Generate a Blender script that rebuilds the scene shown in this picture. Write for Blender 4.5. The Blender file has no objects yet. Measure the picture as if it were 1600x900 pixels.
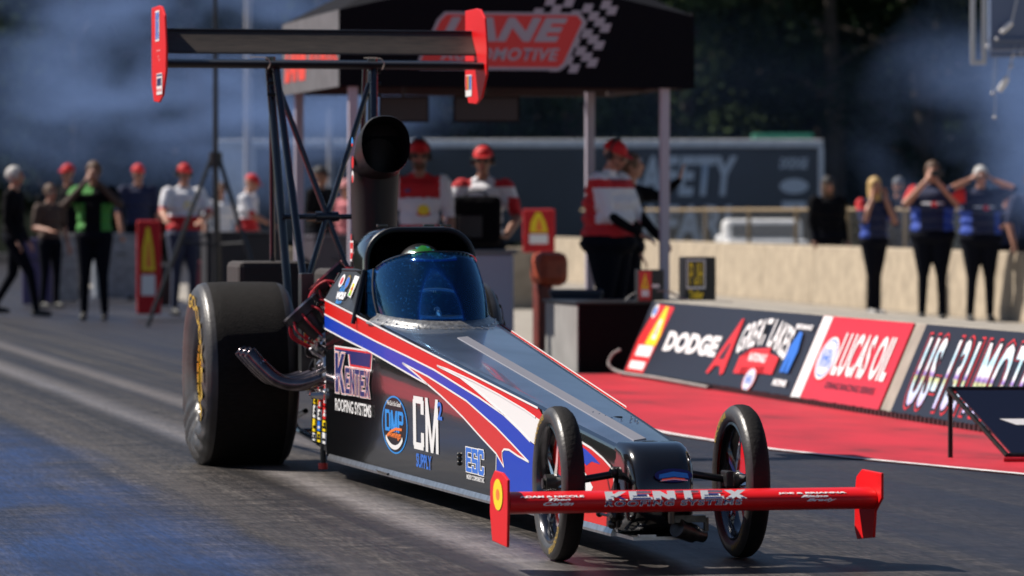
import bpy, bmesh, math, random
import numpy as np
from mathutils import Vector, Matrix, Euler
from mathutils.bvhtree import BVHTree
R = math.radians
PI = math.pi
random.seed(7)
rng = random.Random(11)
S = bpy.context.scene
COL = S.collection

# ------------------------------------------------------------------ camera
TH = R(12)                       # heading of the track against the view
O = Vector((0.5, 15.76, 0))      # ground point mid front axle
cam_d = bpy.data.cameras.new('camera')
cam = bpy.data.objects.new('camera', cam_d)
COL.objects.link(cam)
cam.location = (0, 0, 1.26)
cam.rotation_euler = (R(90) - math.atan(119 / 6800), 0, 0)
cam_d.sensor_width = 36
cam_d.lens = 153
cam_d.clip_end = 2000
cam_d.clip_start = 0.5
cam_d.dof.use_dof = True
cam_d.dof.focus_distance = 17.2
cam_d.dof.aperture_fstop = 4.1
S.camera = cam
# ------------------------------------------------------------------ light
SUN_AZ, SUN_EL = R(-68), R(47)   # azimuth from +Y towards +X
w = bpy.data.worlds.new('World')
S.world = w
w.use_nodes = True
nt = w.node_tree
bg = nt.nodes['Background']
sky = nt.nodes.new('ShaderNodeTexSky')
sky.sky_type = 'NISHITA'
sky.sun_disc = False
sky.sun_elevation = SUN_EL
sky.sun_rotation = SUN_AZ
sky.air_density = 0.8
sky.dust_density = 0.1
sky.ozone_density = 2.0
nt.links.new(sky.outputs[0], bg.inputs[0])
bg.inputs[1].default_value = 0.05
sd = bpy.data.lights.new('sun', 'SUN')
sd.energy = 5.0
sd.angle = R(0.5)
sd.color = (1.0, 0.93, 0.84)
sun = bpy.data.objects.new('sun', sd)
COL.objects.link(sun)
sdir = Vector((math.sin(SUN_AZ) * math.cos(SUN_EL), math.cos(SUN_AZ) * math.cos(SUN_EL), math.sin(SUN_EL)))
sun.rotation_euler = sdir.to_track_quat('Z', 'Y').to_euler()
S.view_settings.view_transform = 'Standard'
S.view_settings.look = 'None'
S.view_settings.exposure = 0.5
S.view_settings.gamma = 1
S.view_settings.use_curve_mapping = False
S.render.engine = 'CYCLES'
S.cycles.volume_step_rate = 2.0
S.cycles.volume_max_steps = 96
S.cycles.max_bounces = 8
S.cycles.transparent_max_bounces = 16
S.cycles.volume_bounces = 0

# ------------------------------------------------------------------ materials
MATS = {}
def mat(name, col, rough=0.5, metal=0.0, coat=0.0, var=0.0, scale=8.0, bump=0.0, bscale=60.0, spec=0.5, stretch=(1, 1, 1), bdist=0.01):
    if name in MATS: return MATS[name]
    m = bpy.data.materials.new(name)
    m.use_nodes = True
    n = m.node_tree.nodes; l = m.node_tree.links
    b = n['Principled BSDF']
    b.inputs['Base Color'].default_value = (*col, 1)
    b.inputs['Roughness'].default_value = rough
    b.inputs['Metallic'].default_value = metal
    b.inputs['Coat Weight'].default_value = coat
    b.inputs['Coat Roughness'].default_value = 0.04
    b.inputs['Specular IOR Level'].default_value = spec
    if var or bump:
        tc = n.new('ShaderNodeTexCoord')
        mp = n.new('ShaderNodeMapping'); mp.inputs['Scale'].default_value = stretch
        l.new(tc.outputs['Object'], mp.inputs[0])
    if var:
        nz = n.new('ShaderNodeTexNoise'); nz.inputs['Scale'].default_value = scale; nz.inputs['Detail'].default_value = 6
        l.new(mp.outputs[0], nz.inputs['Vector'])
        rp = n.new('ShaderNodeValToRGB')
        rp.color_ramp.elements[0].position = 0.3; rp.color_ramp.elements[1].position = 0.7
        rp.color_ramp.elements[0].color = (*[c * (1 - var) for c in col], 1)
        rp.color_ramp.elements[1].color = (*[min(1, c * (1 + var)) for c in col], 1)
        l.new(nz.outputs['Fac'], rp.inputs[0]); l.new(rp.outputs[0], b.inputs['Base Color'])
    if bump:
        nb = n.new('ShaderNodeTexNoise'); nb.inputs['Scale'].default_value = bscale; nb.inputs['Detail'].default_value = 4
        l.new(mp.outputs[0], nb.inputs['Vector'])
        bp = n.new('ShaderNodeBump'); bp.inputs['Strength'].default_value = bump; bp.inputs['Distance'].default_value = bdist
        l.new(nb.outputs['Fac'], bp.inputs['Height']); l.new(bp.outputs[0], b.inputs['Normal'])
    MATS[name] = m
    return m

M_black = mat('black_gloss_paint', (0.007, 0.0075, 0.009), 0.14, 0.0, 0.9, bump=0.07, bscale=4.5)
GLY = None
M_carbon = mat('carbon_black', (0.012, 0.012, 0.014), 0.35, 0.0, 0.2, var=0.3, scale=90, bump=0.05, bscale=200)
M_satin = mat('satin_black', (0.01, 0.01, 0.012), 0.42, bump=0.05)
M_matte = mat('matte_black', (0.004, 0.004, 0.005), 0.9, spec=.1)
M_panel = mat('dull_grey_panel', (0.035, 0.037, 0.04), 0.4, 0.3, var=0.2, scale=12, bump=0.06)
M_red = mat('red_gloss_paint', (0.66, 0.012, 0.008), 0.3, 0, 0.12, bump=0.02, bscale=3, spec=.35)
M_redwing = mat('red_wing_paint', (0.68, 0.006, 0.008), 0.42, 0, 0.12, bump=0.01, bscale=4, spec=0.3)
M_blue = mat('blue_gloss_paint', (0.004, 0.05, 0.48), 0.3, 0, 0.12, spec=.35)
M_white = mat('white_vinyl', (0.8, 0.8, 0.8), 0.35)
M_navy = mat('navy_vinyl', (0.01, 0.02, 0.14), 0.3)
M_cyan = mat('cyan_vinyl', (0.02, 0.27, 0.75), 0.35)
M_lblue = mat('light_blue_vinyl', (0.03, 0.16, 0.62), 0.35)
M_orange = mat('orange_vinyl', (0.85, 0.2, 0.03), 0.35)
M_yellow = mat('yellow_vinyl', (0.85, 0.62, 0.01), 0.4)
M_redv = mat('red_vinyl', (0.65, 0.02, 0.02), 0.35)
M_blackv = mat('black_vinyl', (0.008, 0.008, 0.01), 0.3)
M_green = mat('green_vinyl', (0.08, 0.5, 0.04), 0.4)
M_tyre = mat('tyre_rubber', (0.010, 0.009, 0.009), 0.75, spec=0.2, var=0.25, scale=6, bump=0.25, bscale=70)
M_tread = mat('worn_tread_rubber', (0.009, 0.0075, 0.007), 0.8, spec=0.2, var=0.35, scale=30, bump=0.35, bscale=90, stretch=(1, 3, 3))
M_side = mat('shiny_sidewall_rubber', (0.045, 0.042, 0.041), 0.38, spec=0.5, var=0.35, scale=9, bump=0.12, bscale=60)
M_chrome = mat('chrome', (0.75, 0.76, 0.78), 0.12, 1.0)
M_alu = mat('aluminium', (0.5, 0.5, 0.52), 0.32, 1.0, var=0.2, scale=30)
M_steel = mat('dark_steel', (0.09, 0.085, 0.08), 0.35, 0.9, var=0.4, scale=30)
M_gold = mat('gold_anodised', (0.8, 0.45, 0.03), 0.3, 0.8)
M_goldv = mat('dull_gold_lettering', (0.42, 0.27, 0.03), 0.6)
M_tube = mat('dark_blue_black_tube', (0.008, 0.011, 0.022), 0.25, 0.2, 0.6)
M_header = mat('heat_blued_steel', (0.13, 0.11, 0.12), 0.2, 1.0, var=0.5, scale=14)
M_redhose = mat('red_hose', (0.45, 0.01, 0.02), 0.4)
M_gas = mat('silver_gasket', (0.3, 0.3, 0.3), 0.3, 0.7, var=0.4, scale=60, bump=0.2)
M_concrete = mat('cream_concrete', (0.36, 0.295, 0.215), 0.9, var=0.22, scale=5, bump=0.5, bscale=30)
M_conc2 = mat('grey_concrete', (0.30, 0.27, 0.23), 0.9, var=0.2, scale=5, bump=0.3)
M_greyp = mat('grey_plywood', (0.26, 0.25, 0.24), 0.8, var=0.15, scale=4)
M_darkbox = mat('dark_maroon_box', (0.007, 0.004, 0.006), 0.8, spec=.1)
M_canvas = mat('black_canvas', (0.005, 0.005, 0.008), 0.85, bump=0.6, bscale=3, spec=.1, bdist=.05)
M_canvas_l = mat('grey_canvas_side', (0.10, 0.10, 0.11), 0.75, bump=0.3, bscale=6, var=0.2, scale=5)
M_post = mat('pale_post', (0.42, 0.38, 0.45), 0.5, 0.2)
M_skin = mat('skin', (0.42, 0.20, 0.13), 0.5, bump=0.05)
M_skin2 = mat('tanned_skin', (0.26, 0.12, 0.075), 0.5)
M_lip = mat('lip', (0.35, 0.1, 0.09), 0.5)
M_eye = mat('eye_dark', (0.03, 0.02, 0.02), 0.2)
M_shirt_r = mat('red_shirt', (0.50, 0.012, 0.018), 0.8, bump=1.0, bscale=9, bdist=.035)
M_shirt_w = mat('white_shirt', (0.68, 0.68, 0.72), 0.8, bump=1.0, bscale=9, bdist=.035)
M_shirt_n = mat('navy_shirt', (0.008, 0.014, 0.055), 0.8, bump=1.0, bscale=9, bdist=.035)
M_shirt_k = mat('black_shirt', (0.005, 0.005, 0.007), 0.9, spec=.1, bump=1.0, bscale=9, bdist=.035)
M_shirt_g = mat('green_shirt', (0.045, 0.23, 0.035), 0.8, bump=1.0, bscale=9, bdist=.035)
M_shirt_b = mat('brown_sleeve', (0.06, 0.035, 0.025), 0.8)
M_shirt_p = mat('pink_shirt', (0.55, 0.16, 0.18), 0.8, bump=1.0, bscale=9, bdist=.035)
M_shirt_bl = mat('royal_blue_side', (0.02, 0.06, 0.35), 0.8)
M_pants = mat('dark_trousers', (0.004, 0.005, 0.010), 0.9, spec=.1, bump=0.3, bscale=12)
M_jeans = mat('blue_grey_trousers', (0.04, 0.05, 0.09), 0.85, bump=0.3, bscale=12)
M_shoe = mat('shoe', (0.02, 0.02, 0.02), 0.6)
M_shoe_w = mat('pale_shoe', (0.35, 0.34, 0.33), 0.6)
M_blond = mat('blond_hair', (0.55, 0.36, 0.13), 0.6, bump=0.6, bscale=60, stretch=(3, 3, .6))
M_brown = mat('brown_hair', (0.10, 0.05, 0.025), 0.6, bump=0.6, bscale=60, stretch=(3, 3, .6))
M_grey = mat('grey_hair', (0.5, 0.49, 0.47), 0.6, bump=0.6, bscale=60, stretch=(3, 3, .6))
M_capr = mat('red_cap', (0.55, 0.01, 0.015), 0.7, bump=0.1)
M_capk = mat('dark_cap', (0.012, 0.01, 0.012), 0.7, bump=0.1)
M_capg = mat('grey_beanie', (0.12, 0.13, 0.15), 0.8, bump=0.3)
M_dark = mat('dark_plastic', (0.01, 0.01, 0.012), 0.4)
M_bark = mat('bark', (0.05, 0.038, 0.028), 0.9, var=0.3, scale=8, bump=0.6, bscale=20)
M_trailer = mat('dark_grey_trailer', (0.035, 0.042, 0.05), 0.45, var=0.1, scale=1)
M_trailw = mat('white_trailer_trim', (0.75, 0.75, 0.75), 0.5, var=0.15, scale=6)

# ------------------------------------------------------------------ helpers
def tag(o, label=None, cat=None, group=None, kind=None):
    if label: o['label'] = label
    if cat: o['category'] = cat
    if group: o['group'] = group
    if kind: o['kind'] = kind
    return o
def empty(name, loc=(0, 0, 0), rz=0.0, label=None, cat=None, group=None):
    o = bpy.data.objects.new(name, None)
    o.empty_display_size = 0.2
    o.location = loc; o.rotation_euler = (0, 0, rz)
    COL.objects.link(o)
    return tag(o, label, cat, group)
def link(name, me, parent=None):
    o = bpy.data.objects.new(name, me)
    COL.objects.link(o)
    if parent is not None: o.parent = parent
    return o
def obj(name, bm, m, parent=None, smooth=False, bevel=0.0, angle=40, recalc=True):
    me = bpy.data.meshes.new(name)
    if recalc: bmesh.ops.recalc_face_normals(bm, faces=bm.faces)
    if smooth:
        for f in bm.faces: f.smooth = True
        for e in bm.edges:
            if len(e.link_faces) == 2 and e.calc_face_angle(0) > R(angle): e.smooth = False
    bm.to_mesh(me); bm.free()
    for k in (m if isinstance(m, (list, tuple)) else [m]): me.materials.append(k)
    o = link(name, me, parent)
    if bevel:
        b = o.modifiers.new('bevel', 'BEVEL'); b.width = bevel; b.segments = 2; b.limit_method = 'ANGLE'; b.angle_limit = R(35)
    return o
def nb(): return bmesh.new()
def box(bm, c, s, rot=None, mi=0):
    r = bmesh.ops.create_cube(bm, size=1)
    M = Matrix.Translation(c) @ (rot.to_4x4() if rot else Matrix.Identity(4)) @ Matrix.Diagonal((*s, 1))
    bmesh.ops.transform(bm, matrix=M, verts=r['verts'])
    if mi:
        for f in {f for v in r['verts'] for f in v.link_faces}: f.material_index = mi
    return r['verts']
def bx(bm, x0, x1, y0, y1, z0, z1, mi=0):
    return box(bm, ((x0 + x1) / 2, (y0 + y1) / 2, (z0 + z1) / 2), (abs(x1 - x0), abs(y1 - y0), abs(z1 - z0)), None, mi)
def tube(bm, pts, r, seg=10, cap=True, mi=0):
    pts = [Vector(p) for p in pts]
    n = len(pts)
    rs = r if isinstance(r, (list, tuple)) else [r] * n
    rings = []
    prev = None
    for i, p in enumerate(pts):
        t = (pts[min(i + 1, n - 1)] - pts[max(i - 1, 0)]).normalized()
        if prev is None:
            a = Vector((0, 0, 1)) if abs(t.z) < 0.9 else Vector((1, 0, 0))
            x = t.cross(a).normalized()
        else:
            x = (prev - t * prev.dot(t)).normalized()
        prev = x
        y = t.cross(x)
        rings.append([bm.verts.new(p + (x * math.cos(2 * PI * k / seg) + y * math.sin(2 * PI * k / seg)) * rs[i]) for k in range(seg)])
    for i in range(n - 1):
        for k in range(seg):
            f = bm.faces.new((rings[i][k], rings[i][(k + 1) % seg], rings[i + 1][(k + 1) % seg], rings[i + 1][k])); f.material_index = mi
    if cap:
        f = bm.faces.new(rings[0][::-1]); f.material_index = mi
        f = bm.faces.new(rings[-1]); f.material_index = mi
def curve(pts, n=6):
    P = [Vector(p) for p in pts]; out = []
    for i in range(len(P) - 1):
        p0 = P[max(i - 1, 0)]; p1 = P[i]; p2 = P[i + 1]; p3 = P[min(i + 2, len(P) - 1)]
        for k in range(n):
            t = k / n
            out.append(0.5 * ((2 * p1) + (-p0 + p2) * t + (2 * p0 - 5 * p1 + 4 * p2 - p3) * t * t + (-p0 + 3 * p1 - 3 * p2 + p3) * t ** 3))
    out.append(P[-1]); return out
def lathe(bm, prof, seg=64, axis='x', c=(0, 0, 0), mis=None, closed=False, fn=None):
    # prof: (a, r) along the axis
    c = Vector(c); rings = []
    for j, (a, r) in enumerate(prof):
        ring = []
        for k in range(seg):
            t = 2 * PI * k / seg
            aa, rr = (a, r) if fn is None else fn(a, r, t, j)
            d = {'x': Vector((aa, rr * math.cos(t), rr * math.sin(t))), 'y': Vector((rr * math.cos(t), aa, rr * math.sin(t))), 'z': Vector((rr * math.cos(t), rr * math.sin(t), aa))}[axis]
            ring.append(bm.verts.new(c + d))
        rings.append(ring)
    m = len(rings)
    for j in range(m if closed else m - 1):
        a, b = rings[j], rings[(j + 1) % m]
        for k in range(seg):
            f = bm.faces.new((a[k], a[(k + 1) % seg], b[(k + 1) % seg], b[k]))
            if mis: f.material_index = mis[j]
    return rings
def loft(bm, secs, closed=True, caps=True, mi=0):
    rings = [[bm.verts.new(p) for p in s] for s in secs]
    n = len(rings[0])
    for i in range(len(rings) - 1):
        for k in range(n if closed else n - 1):
            f = bm.faces.new((rings[i][k], rings[i][(k + 1) % n], rings[i + 1][(k + 1) % n], rings[i + 1][k])); f.material_index = mi
    if caps and closed:
        bm.faces.new(rings[0][::-1]); bm.faces.new(rings[-1])
    return rings
def poly(bm, pts, mi=0):
    f = bm.faces.new([bm.verts.new(Vector(p)) for p in pts]); f.material_index = mi; return f
def prism(bm, pts, d, mi=0):
    """closed polygon of 3-D points extruded by vector d"""
    d = Vector(d)
    a = [bm.verts.new(Vector(p)) for p in pts]; b = [bm.verts.new(Vector(p) + d) for p in pts]
    n = len(pts)
    fs = [bm.faces.new(a), bm.faces.new(b[::-1])]
    for k in range(n): fs.append(bm.faces.new((a[k], b[k], b[(k + 1) % n], a[(k + 1) % n])))
    for f in fs: f.material_index = mi
def rrect(hw, z0, z1, r, n=4):
    """rounded rectangle in (u,z), symmetric about u=0"""
    out = []
    for cx, cz, a0 in ((hw - r, z1 - r, 0), (-hw + r, z1 - r, 90), (-hw + r, z0 + r, 180), (hw - r, z0 + r, 270)):
        for k in range(n + 1):
            a = R(a0 + 90 * k / n); out.append((cx + r * math.cos(a), cz + r * math.sin(a)))
    return out

# text and flat art, laid out in 2-D then wrapped on a surface
def text2d(s, bold=0.0, shear=0.0, space=1.0, res=3):
    c = bpy.data.curves.new('txt', 'FONT')
    c.body = s; c.size = 1; c.offset = bold; c.shear = shear; c.space_character = space; c.resolution_u = res
    c.align_x = 'LEFT'; c.space_line = 0.85
    o = bpy.data.objects.new('txt', c); COL.objects.link(o)
    dg = bpy.context.evaluated_depsgraph_get(); dg.update()
    me = bpy.data.meshes.new_from_object(o.evaluated_get(dg))
    bm = nb(); bm.from_mesh(me)
    bpy.data.objects.remove(o); bpy.data.curves.remove(c); bpy.data.meshes.remove(me)
    return bm
def bounds(bm):
    xs = [v.co.x for v in bm.verts]; ys = [v.co.y for v in bm.verts]
    return min(xs), max(xs), min(ys), max(ys)
def cut(bm, step, x0, x1, y0, y1, both=True):
    n = max(1, int((x1 - x0) / step))
    for i in range(1, n):
        g = bm.verts[:] + bm.edges[:] + bm.faces[:]
        bmesh.ops.bisect_plane(bm, geom=g, plane_co=(x0 + (x1 - x0) * i / n, 0, 0), plane_no=(1, 0, 0))
    if both:
        n = max(1, int((y1 - y0) / step))
        for i in range(1, n):
            g = bm.verts[:] + bm.edges[:] + bm.faces[:]
            bmesh.ops.bisect_plane(bm, geom=g, plane_co=(0, y0 + (y1 - y0) * i / n, 0), plane_no=(0, 1, 0))
def decal_text(name, s, q, fn, m, parent, bold=0.03, shear=0.0, off=0.002, arch=None, outline=None, mo=None, space=1.0, into=None):
    """q = (x0,x1,y0,y1) box in surface coordinates; fn(x,y,off)->3-D; returns mesh object"""
    bm = text2d(s, bold, shear, space)
    a, b, c, d = bounds(bm)
    x0, x1, y0, y1 = q
    for v in bm.verts:
        fx = (v.co.x - a) / (b - a); fy = (v.co.y - c) / (d - c)
        if arch: fy = arch(fx, fy)
        v.co.x = x0 + (x1 - x0) * fx; v.co.y = y0 + (y1 - y0) * fy
    for v in bm.verts: v.co = fn(v.co.x, v.co.y, off)
    if into is not None:
        me = bpy.data.meshes.new('t'); bm.to_mesh(me); bm.free(); n0 = len(into.faces); into.from_mesh(me); bpy.data.meshes.remove(me)
        into.faces.ensure_lookup_table()
        for f in into.faces[n0:]: f.material_index = m
        return None
    return obj(name, bm, m, parent, recalc=False)
class Art:
    """several flat shapes and words in one decal mesh"""
    def __init__(self, fn): self.fn = fn; self.bm = nb(); self.ms = []; self.k = 0
    def mi(self, m):
        if m not in self.ms: self.ms.append(m)
        return self.ms.index(m)
    def off(self):
        self.k += 1; return 0.0015 + 0.0006 * self.k
    def poly(self, pts, m, step=None, off=None):
        b = nb(); b.faces.new([b.verts.new((x, y, 0)) for x, y in pts])
        bmesh.ops.triangulate(b, faces=b.faces)
        if step:
            a, c, d, e = bounds(b); cut(b, step, a, c, d, e)
        o = self.off() if off is None else off
        for v in b.verts: v.co = self.fn(v.co.x, v.co.y, o)
        me = bpy.data.meshes.new('t'); b.to_mesh(me); b.free(); n0 = len(self.bm.faces); self.bm.from_mesh(me); bpy.data.meshes.remove(me)
        self.bm.faces.ensure_lookup_table(); i = self.mi(m)
        for f in self.bm.faces[n0:]: f.material_index = i
    def ell(self, cx, cy, rx, ry, m, n=32, off=None, a0=0, a1=360):
        self.poly([(cx + rx * math.cos(R(a0 + (a1 - a0) * k / n)), cy + ry * math.sin(R(a0 + (a1 - a0) * k / n))) for k in range(n if a1 - a0 == 360 else n + 1)], m, off=off)
    def line(self, pts, wd, m, off=None, closed=False):
        o = self.off() if off is None else off
        P = [Vector((x, y, 0)) for x, y in pts]
        if closed: P.append(P[0])
        # refine
        Q = []
        for i in range(len(P) - 1):
            n = max(1, int((P[i + 1] - P[i]).length / 0.08))
            for k in range(n): Q.append(P[i].lerp(P[i + 1], k / n))
        Q.append(P[-1])
        i = self.mi(m); L = []
        for j, p in enumerate(Q):
            t = (Q[min(j + 1, len(Q) - 1)] - Q[max(j - 1, 0)]).normalized(); nrm = Vector((-t.y, t.x, 0)) * wd / 2
            L.append((self.bm.verts.new(self.fn(*(p + nrm).xy, o)), self.bm.verts.new(self.fn(*(p - nrm).xy, o))))
        for j in range(len(L) - 1):
            f = self.bm.faces.new((L[j][0], L[j][1], L[j + 1][1], L[j + 1][0])); f.material_index = i
    def text(self, s, q, m, **k):
        decal_text('', s, q, self.fn, self.mi(m), None, off=k.pop('off', None) or self.off(), into=self.bm, **k)
    def block(self, word, q, m, tw=.26, th=.17, gx=0, gy=0, gap=.1, off=None):
        """heavy block capitals; tw / th = share of the letter box taken by upright and level strokes"""
        x0, x1, y0, y1 = q; n = len(word); w_ = (x1 - x0) / (n + gap * (n - 1)); o = self.off() if off is None else off
        for k, ch in enumerate(word):
            a = x0 + k * w_ * (1 + gap)
            for j, g in enumerate(BLK[ch]):
                if g[0] == 'v': pts = [(g[1] - tw / 2, g[2]), (g[1] + tw / 2, g[2]), (g[1] + tw / 2, g[3]), (g[1] - tw / 2, g[3])]
                elif g[0] == 'h': pts = [(g[2], g[1] - th / 2), (g[3], g[1] - th / 2), (g[3], g[1] + th / 2), (g[2], g[1] + th / 2)]
                else: pts = [(g[1] - tw / 2, g[2]), (g[1] + tw / 2, g[2]), (g[3] + tw / 2, g[4]), (g[3] - tw / 2, g[4])]
                out = []; up = 1 if pts[2][1] > pts[0][1] else -1
                for i, (x, y) in enumerate(pts):
                    X = a + x * w_ + (gx if i in (1, 2) else -gx); Y = y0 + y * (y1 - y0) + (gy if i in (2, 3) else -gy) * up
                    out.append((X, Y))
                self.poly(out, m, off=o + .00007 * j)
    def done(self, name, parent): return obj(name, self.bm, self.ms, parent, recalc=False)
BLK = {'K': [('v', .14, 0, 1), ('d', .3, .42, .86, 1), ('d', .86, 0, .38, .62)], 'E': [('v', .14, 0, 1), ('h', .085, .1, 1), ('h', .5, .1, .85), ('h', .915, .1, 1)],
       'N': [('v', .13, 0, 1), ('v', .87, 0, 1), ('d', .87, 0, .13, 1)], 'T': [('v', .5, 0, 1), ('h', .915, 0, 1)], 'X': [('d', .14, 0, .86, 1), ('d', .86, 0, .14, 1)],
       'C': [('v', .14, .07, .93), ('h', .07, .07, .93), ('h', .93, .07, .93), ('v', .86, .07, .33), ('v', .86, .67, .93)],
       'M': [('v', .1, 0, 1), ('v', .9, 0, 1), ('d', .5, 0, .1, 1), ('d', .5, 0, .9, 1)], 'S': [('h', .085, 0, 1), ('h', .5, 0, 1), ('h', .915, 0, 1), ('v', .14, .5, .93), ('v', .86, .07, .5), ('v', .14, .07, .28), ('v', .86, .72, .93)],
       'D': [('v', .14, 0, 1), ('h', .085, .1, .8), ('h', .915, .1, .8), ('v', .86, .12, .88)], 'P': [('v', .14, 0, 1), ('h', .915, .1, .9), ('h', .47, .1, .9), ('v', .86, .45, .93)],
       'J': [('v', .82, .1, 1), ('h', .085, .1, .85), ('v', .18, .08, .35)], 'H': [('v', .14, 0, 1), ('v', .86, 0, 1), ('h', .5, .1, .9)]}

# =================================================================== SETTING
def track_empty_matrix(o): o.location = O; o.rotation_euler = (0, 0, TH)
def T(u, v, z=0.0):
    c, s = math.cos(TH), math.sin(TH)
    return Vector((O.x + u * c - v * s, O.y + u * s + v * c, z))

# ---- asphalt with rubber streaks and worn blue paint
def ground_mat():
    m = bpy.data.materials.new('drag_strip_asphalt'); m.use_nodes = True
    n = m.node_tree.nodes; l = m.node_tree.links; b = n['Principled BSDF']
    tc = n.new('ShaderNodeTexCoord')
    def noise(sc, stretch, det=5, rough=0.6, dist=0.0):
        mp = n.new('ShaderNodeMapping'); mp.inputs['Scale'].default_value = stretch
        l.new(tc.outputs['Object'], mp.inputs[0])
        z = n.new('ShaderNodeTexNoise'); z.inputs['Scale'].default_value = sc; z.inputs['Detail'].default_value = det
        z.inputs['Roughness'].default_value = rough; z.inputs['Distortion'].default_value = dist
        l.new(mp.outputs[0], z.inputs['Vector']); return z.outputs['Fac']
    def ramp(x, stops):
        r = n.new('ShaderNodeValToRGB'); e = r.color_ramp.elements
        while len(e) < len(stops): e.new(0.5)
        for k, (p, c) in enumerate(stops): e[k].position = p; e[k].color = (*c, 1) if len(c) == 3 else c
        l.new(x, r.inputs[0]); return r.outputs[0]
    def mth(op, a, bb=None, c=None):
        q = n.new('ShaderNodeMath'); q.operation = op
        for k, x in enumerate((a, bb, c)):
            if x is None: continue
            if isinstance(x, (int, float)): q.inputs[k].default_value = x
            else: l.new(x, q.inputs[k])
        return q.outputs[0]
    def mix(f, a, bb):
        q = n.new('ShaderNodeMix'); q.data_type = 'RGBA'
        for sck, x in ((q.inputs[0], f), (q.inputs[6], a), (q.inputs[7], bb)):
            if isinstance(x, (int, float)): sck.default_value = x
            elif isinstance(x, tuple): sck.default_value = (*x, 1)
            else: l.new(x, sck)
        return q.outputs[2]
    streak = noise(1.0, (5.0, 0.07, 1), 7, 0.62)
    fine = noise(1.0, (55, 1.6, 1), 4, 0.6)
    cross = noise(1.0, (0.9, 5.5, 1), 7, 0.78)
    chat = noise(1.0, (2.2, 7, 1), 3, 0.5, 0.3)
    grit = noise(140, (1, 1, 1), 3)
    base = ramp(streak, [(0.32, (0.013, 0.011, 0.0105)), (0.47, (0.028, 0.024, 0.022)), (0.58, (0.044, 0.038, 0.034)), (0.72, (0.078, 0.069, 0.062))])
    def mult(a, bb, f=1.0):
        q = n.new('ShaderNodeMix'); q.data_type = 'RGBA'; q.blend_type = 'MULTIPLY'; q.inputs[0].default_value = f
        l.new(a, q.inputs[6]); l.new(bb, q.inputs[7]); return q.outputs[2]
    col = mult(base, ramp(fine, [(0.3, (0.75,) * 3), (0.7, (1.2,) * 3)]))
    col = mult(col, ramp(cross, [(0.34, (0.40,) * 3), (0.5, (1.0,) * 3), (0.66, (1.8,) * 3)]))
    cross2 = noise(1.0, (3.5, 15, 1), 5, 0.8)
    col = mult(col, ramp(cross2, [(0.34, (0.55,) * 3), (0.5, (1.0,) * 3), (0.66, (1.5,) * 3)]))
    grain = noise(1.0, (60, 6, 1), 5, 0.85)
    col = mult(col, ramp(grain, [(0.36, (0.45,) * 3), (0.5, (1.0,) * 3), (0.64, (1.7,) * 3)]))
    sx = n.new('ShaderNodeSeparateXYZ'); l.new(tc.outputs['Object'], sx.inputs[0])
    u = sx.outputs[0]; v = sx.outputs[1]
    wob = mth('MULTIPLY_ADD', noise(1.0, (1.5, 0.30, 1), 5), 0.5, -0.25)
    teeth = mth('MULTIPLY_ADD', noise(1.0, (0.1, 7.0, 1), 2), 0.07, -0.035)
    def clamp01(x): return mth('MINIMUM', mth('MAXIMUM', x, 0.0), 1.0)
    def band(c0, w0, w1, amp, m0):
        # soft on the left, sharp toothed edge on the right
        t = mth('SUBTRACT', mth('ADD', mth('ADD', u, teeth), mth('MULTIPLY', wob, 0.15)), c0)
        a_ = clamp01(mth('ADD', 1.0, mth('DIVIDE', t, w0))); b_ = clamp01(mth('SUBTRACT', 1.0, mth('DIVIDE', t, w1)))
        return mth('MINIMUM', mth('MULTIPLY', mth('MULTIPLY', mth('MINIMUM', a_, b_), amp), mth('MULTIPLY', m0, 1.8)), 1.0)
    col = mix(band(-0.50, 0.12, 0.22, 0.75, chat), col, (0.20, 0.185, 0.185))
    col = mix(band(0.06, 0.12, 0.20, 0.6, chat), col, (0.19, 0.17, 0.165))
    col = mix(band(-0.72, 0.04, 0.12, 1.0, chat), col, (0.012, 0.011, 0.012))
    col = mix(band(0.42, 0.05, 0.16, 0.8, chat), col, (0.016, 0.015, 0.017))
    col = mix(band(-1.12, 0.10, 0.18, 0.35, chat), col, (0.12, 0.105, 0.095))
    # darker, bluer tone right of the car
    g1 = clamp01(mth('MULTIPLY', mth('SUBTRACT', u, 0.75), 1.6))
    col = mix(mth('MULTIPLY', g1, 0.72), col, (0.018, 0.019, 0.030))
    # worn blue paint left of u=-1.3
    uu = mth('ADD', u, mth('MULTIPLY', wob, 1.3))
    f1 = clamp01(mth('MULTIPLY', mth('SUBTRACT', -1.15, uu), 2.6))
    worn = ramp(noise(1.0, (1.3, 0.42, 1), 7, 0.62, 0.6), [(0.36, (0, 0, 0)), (0.56, (1, 1, 1))])
    nearv = clamp01(mth('MULTIPLY', mth('SUBTRACT', 12.8, v), 0.25))
    scr = ramp(fine, [(0.35, (0.65,) * 3), (0.55, (1,) * 3)])
    fac = mth('MULTIPLY', mth('MULTIPLY', mth('MULTIPLY', f1, mth('MULTIPLY_ADD', worn, 0.55, 0.28)), nearv), scr)
    bl = ramp(noise(1.0, (0.8, 0.5, 1), 4), [(0.35, (0.005, 0.018, 0.065)), (0.65, (0.010, 0.046, 0.165))])
    col = mix(fac, col, bl)
    sp = ramp(noise(60, (1, 0.5, 1), 2), [(0.745, (0, 0, 0)), (0.78, (1, 1, 1))])
    col = mix(mth('MULTIPLY', sp, 0.3), col, (0.3, 0.28, 0.26))
    col = mult(col, ramp(grain, [(0.38, (0.72,) * 3), (0.62, (1.25,) * 3)]))
    l.new(col, b.inputs['Base Color'])
    rr = ramp(streak, [(0.3, (0.40,) * 3), (0.7, (0.62,) * 3)]); l.new(rr, b.inputs['Roughness']); b.inputs['Specular IOR Level'].default_value = 0.32
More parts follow.
